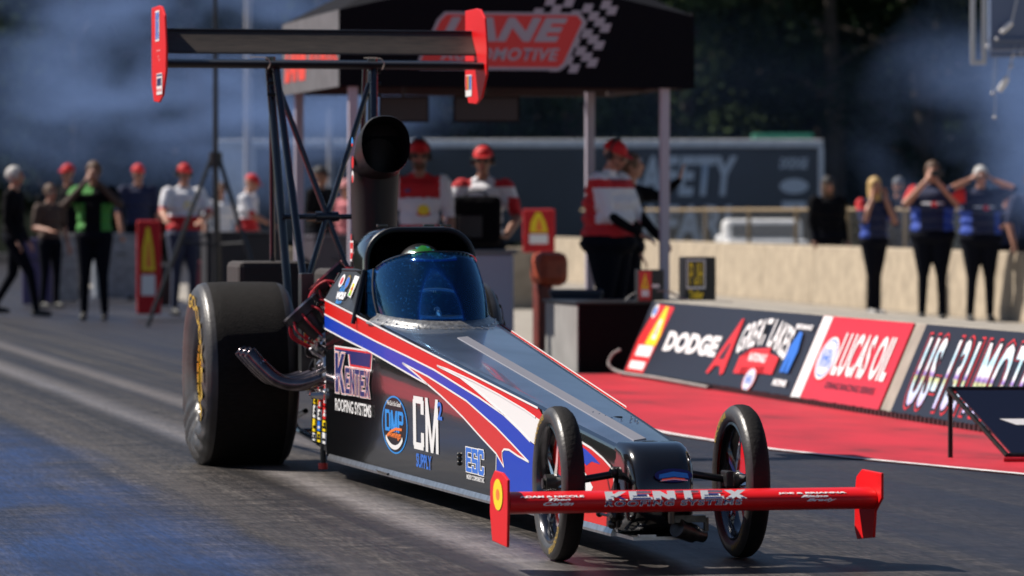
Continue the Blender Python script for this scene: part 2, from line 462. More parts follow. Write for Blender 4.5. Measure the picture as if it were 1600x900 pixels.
    bp = n.new('ShaderNodeBump'); bp.inputs['Strength'].default_value = 0.4; bp.inputs['Distance'].default_value = 0.006
    hh = mth('ADD', mth('MULTIPLY', fine, 0.4), mth('MULTIPLY', grit, 0.5)); hh = mth('ADD', hh, mth('MULTIPLY', cross, 1.6)); hh = mth('ADD', hh, mth('MULTIPLY', cross2, 1.2)); hh = mth('ADD', hh, mth('MULTIPLY', chat, 0.6))
    l.new(hh, bp.inputs['Height']); l.new(bp.outputs[0], b.inputs['Normal'])
    return m
bm = nb(); s = 600
poly(bm, [(-s, -60, 0), (s, -60, 0), (s, 1200, 0), (-s, 1200, 0)])
g = obj('ground', bm, ground_mat()); track_empty_matrix(g); tag(g, kind='structure')

# ---- red painted zone, white edge line, concrete apron
def red_paint():
    m = bpy.data.materials.new('red_track_paint'); m.use_nodes = True
    n = m.node_tree.nodes; l = m.node_tree.links; b = n['Principled BSDF']
    tc = n.new('ShaderNodeTexCoord')
    def noise(sc, st, det):
        mp = n.new('ShaderNodeMapping'); mp.inputs['Scale'].default_value = st; l.new(tc.outputs['Object'], mp.inputs[0])
        z = n.new('ShaderNodeTexNoise'); z.inputs['Scale'].default_value = sc; z.inputs['Detail'].default_value = det; l.new(mp.outputs[0], z.inputs['Vector']); return z.outputs['Fac']
    r = n.new('ShaderNodeValToRGB'); e = r.color_ramp.elements; e.new(.42)
    e[0].position = 0.30; e[0].color = (0.20, 0.008, 0.014, 1); e[1].position = .40; e[1].color = (0.38, 0.007, 0.018, 1); e[2].position = 0.62; e[2].color = (0.52, 0.010, 0.026, 1)
    l.new(noise(1.4, (1.6, 0.6, 1), 9), r.inputs[0]); l.new(r.outputs[0], b.inputs['Base Color'])
    b.inputs['Roughness'].default_value = 0.6
    bp = n.new('ShaderNodeBump'); bp.inputs['Strength'].default_value = 0.4; bp.inputs['Distance'].default_value = 0.004
    l.new(noise(60, (1, 1, 1), 4), bp.inputs['Height']); l.new(bp.outputs[0], b.inputs['Normal'])
    return m
M_redp = red_paint()
edge = [(3.9, -6), (3.45, 1.5), (2.93, 4.5), (2.52, 6.0), (2.34, 6.86), (2.26, 7.6), (2.2, 8.5), (2.17, 11), (2.15, 17.55)]
bm = nb()
vs = [(u, v, 0.004) for u, v in edge]
for a, b2 in zip(vs[:-1], vs[1:]): poly(bm, [a, (4.4, a[1], 0.004), (4.4, b2[1], 0.004), b2])
# unseen red zone added at left, for the red reflection in the car side
poly(bm, [(-14.0, -20, 0.004), (-3.3, -20, 0.004), (-3.3, 40, 0.004), (-14.0, 40, 0.004)])
o = obj('painted_verge', bm, M_redp); track_empty_matrix(o); tag(o, kind='structure')
M_line = mat('worn_white_line', (0.66, 0.66, 0.66), 0.7, var=0.35, scale=10)
bm = nb()
for a, b2 in zip(vs[:-1], vs[1:]):
    poly(bm, [(a[0] - .0, a[1], 0.008), (a[0] + .055, a[1], 0.008), (b2[0] + .055, b2[1], 0.008), (b2[0], b2[1], 0.008)])
o = obj('painted_line', bm, M_line); track_empty_matrix(o); tag(o, kind='structure')
bm = nb(); poly(bm, [(4.4, -25, 0.004), (60, -25, 0.004), (60, 60, 0.004), (4.4, 60, 0.004)])
o = obj('concrete_apron', bm, M_conc2); track_empty_matrix(o); tag(o, kind='structure')

# ---- low concrete barrier with sloping face
car_group = None
bar = empty('concrete_barrier', O, TH, 'low cream concrete barrier with sloping face carrying the sponsor banners', 'barrier')
bm = nb()
prism(bm, [(4.03, 17.3, 0.0), (4.28, 17.3, 0.575), (4.75, 17.3, 0.575), (4.80, 17.3, 0.0)], (0, -42, 0))
obj('wall', bm, M_conc2, bar, bevel=0.012)
bm = nb()   # frilly bolt strip along the foot
v = 17.2
while v > 2.0:
    box(bm, (4.018, v, 0.02), (0.02, 0.055, 0.035 + 0.01 * rng.random())); v -= 0.085
obj('kick_strip', bm, M_dark, bar)

BN = Vector((-0.575, 0, 0.25)).normalized()
def banner_fn(x, y, off):       # x = -v  (reads left to right), y = 0..1 up the slope
    return Vector((4.03 + 0.25 * y, -x, 0.575 * y)) + BN * (off + 0.014)
def banner(v0, v1, label, m):
    e = empty('banner', O, TH, label, 'banner')
    bm = nb(); p = [(4.03 + .25 * .03, .575 * .03), (4.03 + .25 * .985, .575 * .985)]
    d = BN * 0.012
    loft(bm, [[Vector((p[0][0], vv, p[0][1])) + BN * .002, Vector((p[1][0], vv, p[1][1])) + BN * .002,
               Vector((p[1][0], vv, p[1][1])) + BN * .0135, Vector((p[0][0], vv, p[0][1])) + BN * .0135] for vv in (v0, v0 + (v1 - v0) * .37, v0 + (v1 - v0) * .7, v1)])
    obj('panel', bm, m, e)
    return e
M_bk = mat('black_banner_vinyl', (0.016, 0.014, 0.02), 0.3, bump=0.25, bscale=1.2)
M_rd = mat('red_banner_vinyl', (0.58, 0.02, 0.035), 0.3, bump=0.25, bscale=1.2)
def roundel(A, cx, cy, rx, ry):
    A.ell(cx, cy, rx * 1.12, ry * 1.1, M_redv); A.ell(cx, cy, rx, ry, M_white); A.ell(cx, cy, rx * .86, ry * .88, M_lblue); A.ell(cx, cy, rx * .78, ry * .8, M_white)
    A.text('NHRA', (cx - rx * .62, cx + rx * .62, cy - ry * .45, cy + ry * .45), M_lblue, bold=0.03)
# 1 black
b1 = banner(17.25, 12.52, 'black vinyl banner reading DODGE and GREAT LAKES NATIONALS', M_bk)
A = Art(banner_fn)
A.poly([(-17.2, .06), (-16.62, .06), (-16.5, .93), (-17.02, .95), (-17.2, .5)], M_redv, off=.002)
A.poly([(-16.93, .42), (-16.6, .42), (-16.57, .56), (-16.68, .93), (-16.76, .93), (-16.9, .56)], M_yellow)
A.poly([(-16.80, .5), (-16.68, .5), (-16.70, .76), (-16.77, .76)], M_white)
A.poly([(-16.765, .56), (-16.725, .56), (-16.73, .69), (-16.75, .69)], M_redv)
A.poly([(-17.08, .27), (-16.62, .27), (-16.62, .41), (-17.08, .41)], M_white)
A.poly([(-17.12, .1), (-16.66, .1), (-16.66, .2), (-17.12, .2)], M_white)
A.ell(-17.02, .86, .07, .09, M_white); A.ell(-17.02, .86, .045, .055, M_lblue)
A.text('DODGE', (-16.32, -14.78, .37, .63), M_white, bold=0.06, space=1.05)
# red pierced spear
A.poly([(-14.83, .18), (-14.44, .87), (-14.40, .86), (-14.36, .2), (-14.43, .17), (-14.52, .28), (-14.66, .28), (-14.76, .17)], M_redv)
A.poly([(-14.64, .36), (-14.50, .36), (-14.47, .56), (-14.52, .56)], M_bk)
A.text('GREAT LAKES', (-14.28, -12.98, .52, .90), M_white, bold=0.03, space=1.06, arch=lambda x, y: (lambda k: (-.25 + .4 * k) + y * ((.72 + .28 * k) - (-.25 + .4 * k)))(math.cos((x - .5) * PI)))
A.poly([(-14.1, .22), (-13.95, .22), (-13.95, .3), (-13.35, .34), (-13.35, .26), (-13.12, .26), (-13.12, .46), (-13.4, .5), (-13.4, .56), (-13.9, .52), (-13.9, .44), (-14.1, .42)], M_redv)
A.text('NATIONALS', (-13.86, -13.42, .38, .48), M_white, bold=0.04)
roundel(A, -13.62, .17, .13, .13)
A.poly([(-12.95, .3), (-12.88, .3), (-12.85, .5), (-12.82, .3), (-12.75, .3), (-12.72, .55), (-12.78, .76), (-12.86, .78), (-12.95, .6)], M_lblue)
A.text('PERFORMANCE', (-13.0, -12.6, .8, .86), M_white, bold=.05); A.text('MOPAR', (-13.0, -12.66, .14, .22), M_white, bold=.05)
A.done('sponsor_print', b1)
# 2 red
b2 = banner(12.50, 10.5, 'red vinyl banner with white stripe reading LUCAS OIL', M_rd)
A = Art(banner_fn)
A.poly([(-12.49, .035), (-12.27, .035), (-12.27, .98), (-12.49, .98)], M_white, off=.002)
roundel(A, -12.02, .52, .2, .24)
A.text('LUCAS OIL', (-11.80, -10.62, .34, .82), M_white, bold=0.03, space=1.08)
A.text('DRAG RACING SERIES', (-11.8, -10.72, .2, .27), M_blackv, bold=0.01)
A.done('sponsor_print', b2)
# 3 black with chrome lettering
b3 = banner(10.24, 4.3, 'black vinyl banner with chrome US-131 MOTORSPORTS PARK lettering', M_bk)
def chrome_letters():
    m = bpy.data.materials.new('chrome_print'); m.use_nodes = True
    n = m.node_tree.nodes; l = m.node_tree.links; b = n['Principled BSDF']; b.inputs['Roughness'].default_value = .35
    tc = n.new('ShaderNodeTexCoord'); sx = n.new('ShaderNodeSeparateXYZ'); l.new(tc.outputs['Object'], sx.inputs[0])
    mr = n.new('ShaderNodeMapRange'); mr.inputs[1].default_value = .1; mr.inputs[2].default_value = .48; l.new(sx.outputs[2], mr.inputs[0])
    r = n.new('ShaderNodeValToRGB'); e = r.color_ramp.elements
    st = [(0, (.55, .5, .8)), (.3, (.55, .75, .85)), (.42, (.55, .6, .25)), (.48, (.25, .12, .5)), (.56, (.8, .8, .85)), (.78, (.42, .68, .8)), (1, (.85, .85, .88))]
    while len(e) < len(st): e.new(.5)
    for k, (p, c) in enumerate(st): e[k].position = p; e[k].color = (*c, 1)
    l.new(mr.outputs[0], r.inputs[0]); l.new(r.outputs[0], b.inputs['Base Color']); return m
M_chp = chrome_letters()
A = Art(banner_fn)
for s_, q in (('US-131', (-10.03, -9.05, .14, .86)), ('MOTORSPORTS', (-8.88, -6.3, .14, .86)), ('PARK', (-6.1, -5.1, .14, .86))):
    x0, x1, y0, y1 = q
    A.text(s_, (x0 - .05, x1 + .05, y0 - .05, y1 + .055), M_redv, bold=.055, off=.002, space=1.18)
    A.text(s_, (x0 - .035, x1 + .035, y0 - .03, y1 + .035), M_blackv, bold=.045, off=.0035, space=1.18)
    A.text(s_, q, M_chp, bold=.025, off=.005, space=1.18)
A.done('sponsor_print', b3)

# ---- box at the end of the barrier and things on it
eb = empty('equipment_box', T(3.8, 17.83), TH, 'dark maroon equipment box with grey side at the end of the banner barrier', 'box')
bm = nb(); bx(bm, 0.012, 1.15, 0, 1.15, 0.0, .535); obj('box_body', bm, M_darkbox, eb, bevel=.006)
bm = nb(); bx(bm, 0, .010, .0, 1.15, 0, .53); obj('side_panel', bm, M_greyp, eb)
bm = nb(); bx(bm, -.015, 1.25, -.02, 1.2, .537, .555); obj('lid', bm, M_dark, eb, bevel=.004)
def cable(pts, r, m, label):
    bm = nb(); tube(bm, curve(pts), r, 8); o = obj('cable', bm, m, smooth=True); return tag(o, label, 'cable', 'cables by the equipment box')
cable([T(4.2, 17.9, .56), T(4.3, 17.95, .62), T(4.5, 17.85, .64), T(4.62, 17.8, .59), T(4.68, 17.75, .565)], .008, M_greyp, 'thin grey cable looped on the lid of the dark equipment box')
cable([T(4.02, 17.3, .2), T(3.96, 17.32, .16), T(3.93, 17.3, .08), T(3.98, 17.1, .03), T(3.99, 16.0, .03), T(3.99, 14.5, .02)], .011, M_greyp, 'grey cable curling round the foot of the DODGE banner')
def sign_box(x, y, wd, dp, ht, z, label, art):
    e = empty('sign_box', T(x, y, z), TH, label, 'sign')
    bm = nb(); bx(bm, 0, wd, 0, dp, 0, ht); obj('case', bm, M_dark, e, bevel=.006)
    A = Art(lambda a, b_, o_: Vector((a, -o_, b_)))
    art(A); A.done('sign_face', e); return e
def art_red(A):
    A.poly([(.004, .004), (.105, .004), (.105, .24), (.004, .24)], M_redv); A.poly([(.02, .1), (.085, .1), (.055, .225)], M_yellow)
    A.poly([(.045, .12), (.064, .12), (.056, .17)], M_redv); A.poly([(.025, .04), (.085, .04), (.085, .09), (.025, .09)], M_white); A.poly([(.11, .11), (.17, .11), (.17, .135), (.11, .135)], M_white)
sign_box(4.30, 17.87, .21, .12, .25, .556, 'small red sign box with yellow triangle on the dark equipment box', art_red)
def art_pjh(A):
    A.poly([(.01, .1), (.165, .1), (.165, .33), (.01, .33)], M_white); A.poly([(.02, .115), (.155, .115), (.155, .318), (.02, .318)], M_blackv)
    A.block('PJH', (.032, .144, .13, .305), M_yellow, .27, .14, gap=.15); A.text('Trailer', (.03, .15, .02, .09), M_yellow, bold=.05)
sign_box(4.66, 17.8, .25, .2, .35, .556, 'black box with white-framed yellow PJH sign beside the tent post', art_pjh)

# ---- leaning track sign right foreground
sg = empty('slanted_sign', (2.23, 22.24, 0), 0, 'low navy slanted board on black metal legs at right of the red verge', 'sign')
TL = Vector((0, 0, .35)); BLc = Vector((.26, -.36, .03)); dx = Vector((1.5, .06, 0))
bm = nb(); nn = (BLc - TL).cross(dx).normalized()
if nn.z < 0: nn = -nn
prism(bm, [TL + dx * .02 + (BLc - TL) * .03, TL + dx + (BLc - TL) * .03, BLc + dx - (BLc - TL) * .03, BLc + dx * .02 - (BLc - TL) * .03], nn * .012)
obj('board', bm, mat('navy_board', (0.006, 0.01, 0.03), .35), sg)
bm = nb()
for a, b_ in ((TL, BLc), (TL, TL + dx), (BLc, BLc + dx), (TL + dx, BLc + dx)): tube(bm, [a + nn * .006, b_ + nn * .006], .013, 8)
obj('frame', bm, mat('scuffed_black_metal', (.03, .03, .03), .35, .6, var=.6, scale=40), sg)
for p in (Vector((.012, 0, 0)), Vector((1.45, .06, 0))):
    bm = nb(); tube(bm, [p, p + Vector((0, 0, .345))], .013, 8); obj('leg', bm, M_dark, sg)
A = Art(lambda a, b_, o_: TL + dx * (a / 1.5) + (BLc - TL) * (1 - b_) + nn * (.012 + o_))
A.poly([(.18, .44), (.75, .44), (.75, .53), (.12, .53)], M_white); A.poly([(.27, .47), (.75, .47), (.75, .505), (.255, .505)], mat('navy_board', (0, 0, 0)))
A.text('E', (.8, 1.1, .25, .7), M_white, bold=.05)
A.done('sign_print', sg)
bm = nb(); tube(bm, [BLc + Vector((-.02, -.03, -.015)), BLc + Vector((.5, -.02, -.015))], .012, 8); obj('foot_bar', bm, M_redhose, sg)

# ---- tall concrete wall behind the apron
cw = empty('concrete_wall', (6.4, 46.6, 0), 0, 'long waist-high cream concrete wall behind the spectators', 'wall')
dirw = Vector((-3.14, 18.4, 0)).normalized(); nw = Vector((dirw.y, -dirw.x, 0))
bm = nb()
a = Vector((0, 0, 0)) - dirw * 14
L = -14.0
while L < 34:
    p = dirw * L; q_ = dirw * (L + 3.0 - .015)
    loft(bm, [[p - nw * .16, p - nw * .09 + Vector((0, 0, .80)), p + nw * .09 + Vector((0, 0, .80)), p + nw * .16], [q_ - nw * .16, q_ - nw * .09 + Vector((0, 0, .80)), q_ + nw * .09 + Vector((0, 0, .80)), q_ + nw * .16]])
    L += 3.0
obj('wall', bm, M_concrete, cw, bevel=.02)
# chain link fence behind the wall
M_mesh = mat('galvanised_wire', (.22, .21, .19), .5, .6)
cf = empty('chain_link_fence', (7.0, 46.6, 0), 0, 'rusty chain-link fence with top rail behind the cream wall', 'fence')
bm = nb(); h0, h1 = .3, 1.29
tube(bm, [-dirw * 14 + Vector((0, 0, h1)), dirw * 34 + Vector((0, 0, h1))], .026, 8); obj('top_rail', bm, mat('rusty_rail', (.22, .16, .09), .8), cf)
for k in range(16):
    bm = nb(); p = dirw * (-14 + k * 3.1); tube(bm, [p, p + Vector((0, 0, h1 + .05))], .03, 8); obj('fence_post', bm, mat('rusty_rail', (0, 0, 0)), cf)
bm = nb(); st = .085; x = -14.0; H_ = h1 - h0
while x < 33:
    for sg_ in (0, 1):
        a = dirw * (x + (0 if sg_ else H_)) + Vector((0, 0, h0)); b_ = dirw * (x + (H_ if sg_ else 0)) + Vector((0, 0, h1))
        dd = Vector((0, 0, .0035)); e_ = nw * .002 * (1 if sg_ else -1)
        poly(bm, [a - dd + e_, b_ - dd + e_, b_ + dd + e_, a + dd + e_])
    x += st
obj('chain_mesh', bm, M_mesh, cf)

# =================================================================== DRAGSTER
car = empty('dragster', O, TH, 'black rear-engine dragster with red, white and blue stripes and tall rear wing', 'race car')
wb = lambda v: .12 + .04 * v
ws = lambda v: .128 + .04 * v
zs = lambda v: .412 + .085 * v
def side_fn(x, z, off, sgn=-1):          # x=-v
    v = -x; k = min(max((z - .1) / (zs(v) - .1), 0), 1)
    uo = wb(v) + (ws(v) - wb(v)) * k
    if z > zs(v): uo -= (z - zs(v)) * .30
    return Vector((sgn * (uo + off), v, z))
# body shell: both sides, shoulders and deck
def section(v, top=True):
    W, B, Z = ws(v), wb(v), zs(v)
    half = [(B * .0, .085), (B - .02, .088), (B, .1), (B + (W - B) * .5, (.1 + Z) / 2), (W - .001, Z - .02), (W - .006, Z - .006), (W - .018, Z + .003), (W - .045, Z + .007), (W * .5, Z + .012), (.012, Z + .019)]
    return half
bm = nb()
vsn = [0, .3, .7, 1.1, 1.6, 2.1, 2.6, 3.0, 3.4, 3.72, 3.92]
secs = []
for v in vsn:
    h = section(v)
    ring = [(u, v, z) for u, z in h] + [(-u, v, z) for u, z in h[::-1][0:-1]]
    secs.append([Vector(p) for p in ring])
loft(bm, secs, closed=True, caps=True)
# cockpit length: sides only
for sg_ in (-1, 1):
    secs = []
    for v in (3.92, 4.1, 4.5, 4.9, 5.12):
        h = section(v)[1:8]
        outer = [Vector((sg_ * u, v, z)) for u, z in h]
        inner = [Vector((sg_ * (u - .014), v, z - .004)) for u, z in h[::-1]]
        secs.append(outer + inner)
    loft(bm, secs)
bx(bm, -.29, .29, 3.72, 5.1, .088, .098)
body = obj('body', bm, [M_black, mat('sky_sheen_deck', (.15, .20, .29), .3, .7, .6, bump=.08, bscale=4, var=.25, scale=3)], car, smooth=True, angle=30)
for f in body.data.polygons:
    if f.normal.z > .8 and f.center.y < 3.95 and f.center.z > .35: f.material_index = 1  # sky sheen is put into the colour of the upward deck faces
# centre joint strip and rivets on the deck
deck = lambda u, v, off=0: Vector((u, v, zs(v) + .019 - abs(u) / (ws(v)) * .0145 + off))
bm = nb()
loft(bm, [[deck(-.055, v, -.001), deck(-.052, v, .004), deck(-.008, v, .006), deck(-.004, v, -.002)] for v in (.03, .8, 1.6, 2.4, 3.3)])
obj('deck_seam', bm, mat('grey_seam', (.20, .20, .23), .5, .3), car)
bm = nb()
for u, v in [(-.03, .78), (-.02, .72), (-.01, .66), (.0, .60), (.03, .57), (.06, .55), (.09, .56), (.095, .62), (.095, .68)]:
    bm = nb(); bmesh.ops.create_icosphere(bm, subdivisions=1, radius=.006, matrix=Matrix.Translation(deck(u, v, .002))); obj('rivet', bm, M_chrome, car)
bm = nb()
bm = nb(); tube(bm, [deck(.04, .68, -.004), deck(.04, .68, .002)], .02, 16); obj('deck_hole', bm, M_matte, car)
# bottom lip, both sides
for sg_ in (-1, 1):
    bm = nb()
    loft(bm, [[Vector((sg_ * (wb(v) - .012), v, .082)), Vector((sg_ * (wb(v) + .012), v, .082)), Vector((sg_ * (wb(v) + .012), v, .092)), Vector((sg_ * (wb(v) + .003), v, .112)), Vector((sg_ * (wb(v) - .01), v, .1))] for v in (0.05, 1, 2, 3, 4, 5.05)])
    obj('side_skirt', bm, M_alu, car)
# access fasteners
bm = nb()
for x, z in [(-2.42, .235), (-2.42, .25), (-2.42, .215)]: bmesh.ops.create_uvsphere(bm, u_segments=8, v_segments=6, radius=.011, matrix=Matrix.Translation(side_fn(x, z, .002)))
obj('fasteners', bm, M_steel, car)

# ---- painted stripes
redtop = [(5.12, 0.842), (4.651, 0.809), (4.289, 0.778), (3.834, 0.739), (3.449, 0.703), (2.605, 0.632), (2.045, 0.584), (1.517, 0.54), (1.078, 0.502)]
redbot = [(5.12, 0.774), (4.655, 0.733), (3.97, 0.675), (3.327, 0.627), (2.842, 0.588), (2.609, 0.563), (2.381, 0.538), (2.05, 0.503), (1.648, 0.452), (1.404, 0.405), (1.226, 0.366)]
w_up = [(2.793, 0.608), (2.607, 0.6), (2.155, 0.568), (1.726, 0.53), (1.317, 0.488), (1.14, 0.465)]
w_lo = [(2.793, 0.608), (2.379, 0.574), (2.158, 0.541), (1.942, 0.505), (1.627, 0.45)]
bluebot = [(5.12, 0.706), (4.659, 0.667), (4.107, 0.625), (3.583, 0.577), (3.184, 0.54), (2.966, 0.521)]
sw_up = [(3.455, 0.597), (2.964, 0.556), (2.612, 0.518), (2.273, 0.481), (2.054, 0.444), (1.768, 0.395), (1.511, 0.341), (1.252, 0.285)]
sw_lo = [(3.455, 0.597), (3.183, 0.557), (2.966, 0.521), (2.731, 0.484), (2.479, 0.438), (2.333, 0.41), (2.05, 0.347), (1.775, 0.289), (1.653, 0.242)]
hook = [(1.653, 0.242), (1.681, 0.281), (1.68, 0.302), (1.647, 0.314), (1.564, 0.316), (1.432, 0.3), (1.252, 0.285)]
N = lambda l_: [(-a, b_) for a, b_ in l_]
SL = .112
def zt(v): return zs(v) - .004
white_edge = [(a, zs(a) - .004) for a in (5.12, 4.2, 3.3, 2.4, 1.5, 1.078)]
for sg_ in (-1, 1):
    fn = (lambda s_: (lambda x, z, off: side_fn(x, z, off, s_)))(sg_)
    A = Art(fn); top = [(a, zs(a) - .003) for a in (5.115, 4.6, 4.0, 3.4, 2.8, 2.2, 1.6, 1.1, .9, .75)]
    # the whole red field under the shoulder, down to the blue
    A.poly(N(top[:8]) + N([(1.0, .46), (1.0, .36), (1.226, .366)]) + N(redbot[::-1][1:]), M_red, step=.12, off=.0012)
    A.done('red_stripe', car)
    A = Art(fn); A.poly(N(w_up) + N([(.75, .42), (.75, .30), (1.226, .366), (1.404, .405)]) + N(w_lo[::-1][:-1]), M_white, step=.12, off=.0019); A.done('white_stripe', car)
    A = Art(fn)
    A.poly(N(redbot) + N([(.9, .30), (.9, SL), (1.81, SL), (1.79, .2), (1.775, .289)]) + N(sw_lo[2:7][::-1]) + N(bluebot[::-1][1:]), M_blue, step=.12, off=.0026)
    A.done('blue_stripe', car)
    A = Art(fn); A.poly(N(sw_up) + N(hook[::-1][1:]) + N(sw_lo[::-1][1:-1]), mat('coral_red_paint', (.64, .03, .022), .3, 0, .12, spec=.35), step=.12, off=.0034); A.done('red_swoosh', car)
    # nose flash
    A = Art(fn)
    fl = [(.9, .44), (0.515, 0.41), (0.318, 0.388), (0.161, 0.36), (0.06, 0.335), (0.02, 0.30), (0.03, SL)]
    A.poly(N(fl) + [(-.92, SL)], M_red, step=.12, off=.0036)
    A.poly(N([(.9, .37), (0.51, 0.395), (0.39, 0.378), (0.276, 0.355), (0.198, 0.335), (0.322, 0.339), (0.395, 0.32), (0.476, 0.34), (.9, .2)]), M_blue, off=.0043)
    A.poly(N([(0.6, 0.33), (0.442, 0.306), (0.311, 0.245), (.38, .2), (0.6, 0.25)]), M_white, off=.0043)
    A.line(N(fl), .009, M_white, off=.0048); A.done('nose_flash', car)
    A = Art(fn)
    for l_ in (redbot, w_up, w_lo, bluebot, sw_up[:8], sw_lo, hook, [(1.775, .289), (1.79, .2), (1.81, SL)], top[:8]): A.line(N(l_), .008, M_white, off=.0042)
    A.done('pinstripes', car)
# ---- sponsor logos on the visible side
A = Art(side_fn)
q0 = (-4.89, -4.10)
def outl(A, s_, q, b1_, b2_, b3_, m1, m2, m3, sh=0, g=.008, gy=.006):
    x0, x1, y0, y1 = q
    A.text(s_, (x0 - 2 * g, x1 + 2 * g, y0 - 2 * gy, y1 + 2 * gy), m1, bold=b1_, shear=sh, space=1.22)
    A.text(s_, (x0 - g, x1 + g, y0 - gy, y1 + gy), m2, bold=b2_, shear=sh, space=1.22)
    A.text(s_, q, m3, bold=b3_, shear=sh, space=1.22)
# long bar over the name, then the letters
A.poly([(-4.905, .60), (-4.905, .632), (-4.07, .632), (-4.10, .535), (-4.58, .535), (-4.6, .60)], M_white); A.poly([(-4.89, .60), (-4.89, .625), (-4.08, .625), (-4.11, .545), (-4.56, .545), (-4.58, .60)], M_redv)
A.poly([(-4.88, .60), (-4.88, .616), (-4.10, .616), (-4.125, .555), (-4.54, .555), (-4.56, .60)], M_navy)
for m_, gx, gy in ((M_white, .022, .009), (M_redv, .013, .0055), (M_white, .006, .003), (M_navy, 0, 0)):
    A.block('K', (-4.87, -4.67, .415, .598), m_, .3, .14, gx, gy)
for m_, gx, gy in ((M_white, .016, .008), (M_redv, .010, .005), (M_white, .004, .0025), (M_navy, 0, 0)):
    A.block('ENTEX', (-4.64, -4.12, .418, .535), m_, .26, .19, gx, gy, gap=.16)
A.text('ROOFING SYSTEMS', (-4.87, -4.085, .327, .385), M_white, bold=.02)
A.done('sponsor_decal', car)
A = Art(side_fn)
A.ell(-3.635, .317, .255, .128, M_cyan, 48); A.ell(-3.635, .317, .238, .121, M_blackv, 48)
A.text('We Do It So Good!', (-3.78, -3.5, .40, .422), M_white, bold=.02)
A.block('DMP', (-3.82, -3.45, .285, .38), M_cyan, .27, .17)
A.text('Awnings', (-3.75, -3.5, .25, .29), M_orange, bold=.03, shear=.4)
A.line([(-3.78, .262), (-3.7, .285), (-3.6, .30), (-3.48, .302)], .012, M_orange)
A.line([(-3.635 + .2 * math.cos(R(a)), .317 + .1 * math.sin(R(a))) for a in range(215, 330, 8)], .02, M_white)
A.done('sponsor_decal', car)
A = Art(side_fn)
A.block('C', (-3.27, -3.06, .231, .463), M_white, .27, .13); A.block('M', (-3.03, -2.79, .231, .463), M_white, .19); A.text('2', (-2.80, -2.715, .378, .455), M_lblue, bold=.03)
A.text('SUPPLY', (-3.21, -2.925, .155, .216), M_lblue, bold=.03); A.done('sponsor_decal', car)
A = Art(side_fn)
A.block('ESC', (-2.30, -1.995, .189, .288), M_white, .32, .18, .008, .004); A.block('ESC', (-2.30, -1.995, .189, .288), M_lblue, .32, .18); A.text('MADE BY C COMPONENTS INC', (-2.29, -1.99, .158, .178), M_white, bold=.03); A.done('sponsor_decal', car)

# ---- raised cockpit side panels
def side2(x, z, off, sg_=-1):
    v = -x; k = (z - zs(v)) / max(.98 - zs(v), .01)
    return Vector((sg_ * (ws(v) + (.262 - ws(v)) * k + off), v, z))
for sg_ in (-1, 1):
    bm = nb(); o_, i_ = [], []
    for x, z in ((-5.12, zs(5.12)), (-5.03, .98), (-4.44, .985), (-4.40, zs(4.40))):
        o_.append(side2(x, z, .002, sg_)); i_.append(side2(x, z, -.012, sg_))
    loft(bm, [o_, i_]); obj('cockpit_side', bm, M_panel, car, bevel=.004)
    bm = nb(); tube(bm, [side2(-5.03, .985, 0, sg_), side2(-4.44, .99, 0, sg_)], .008, 8); tube(bm, [side2(-4.43, .99, .006, sg_), side2(-4.41, .745, .008, sg_)], .011, 8)
    obj('panel_trim', bm, M_dark, car)
A = Art(side2)
A.ell(-4.93, .935, .05, .03, M_white); A.ell(-4.93, .935, .03, .018, M_redv)
A.ell(-4.78, .932, .05, .032, M_gold); A.ell(-4.78, .93, .04, .025, M_lblue)
A.poly([(-4.68, .87), (-4.60, .86), (-4.52, .96), (-4.64, .965)], M_white); A.poly([(-4.66, .88), (-4.61, .87), (-4.585, .925), (-4.63, .93)], M_yellow); A.poly([(-4.665, .872), (-4.62, .868), (-4.62, .90)], M_green); A.poly([(-4.64, .90), (-4.60, .895), (-4.61, .915)], M_redv)
A.text('Kirk', (-4.87, -4.76, .885, .915), M_cyan, bold=.02, shear=.3); A.text('WOLF', (-4.90, -4.71, .85, .885), M_white, bold=.08); A.text('Racing', (-4.86, -4.74, .825, .848), M_cyan, bold=.02, shear=.3)
A.done('sponsor_decal', car)

# ---- cockpit hoop / cowl
def arch(hw, z0, z1, r, v, n=6):
    out = [(-hw, v, z0)]
    for cx, a0 in ((-hw + r, 180), (hw - r, 90)):
        for k in range(n + 1):
            a = R(a0 - 90 * k / n); out.append((cx + r * math.cos(a), v, z1 - r + r * math.sin(a)))
    out.append((hw, v, z0)); return [Vector(p) for p in out]
bm = nb()
A0 = [arch(.238, .76, 1.165, .13, 4.46), arch(.262, .76, 1.185, .15, 4.445), arch(.268, .76, 1.192, .155, 4.47), arch(.262, .78, 1.19, .15, 4.72), arch(.225, .8, 1.16, .14, 5.0), arch(.14, .85, 1.08, .1, 5.3)]
loft(bm, A0, closed=False, caps=False)
Ai = [arch(.238, .76, 1.165, .13, 4.46), arch(.235, .76, 1.155, .13, 4.8), arch(.12, .8, 1.0, .1, 5.0)]
loft(bm, Ai, closed=False, caps=False)
obj('cockpit_cowl', bm, M_black, car, smooth=True, angle=50)
bm = nb(); tube(bm, arch(.25, .8, 1.178, .14, 4.442, 8), .013, 8); obj('roll_hoop', bm, M_satin, car, smooth=True)
bm = nb()
for u in (-.16, .06, .14): box(bm, (u, 4.55, 1.196), (.05, .03, .012))
obj('canopy_latches', bm, M_steel, car, bevel=.003)
bm = nb(); bx(bm, -.235, .235, 4.86, 4.9, .1, 1.12); bx(bm, -.15, .15, 4.78, 4.85, .85, 1.1); obj('seat', bm, M_matte, car, bevel=.02)
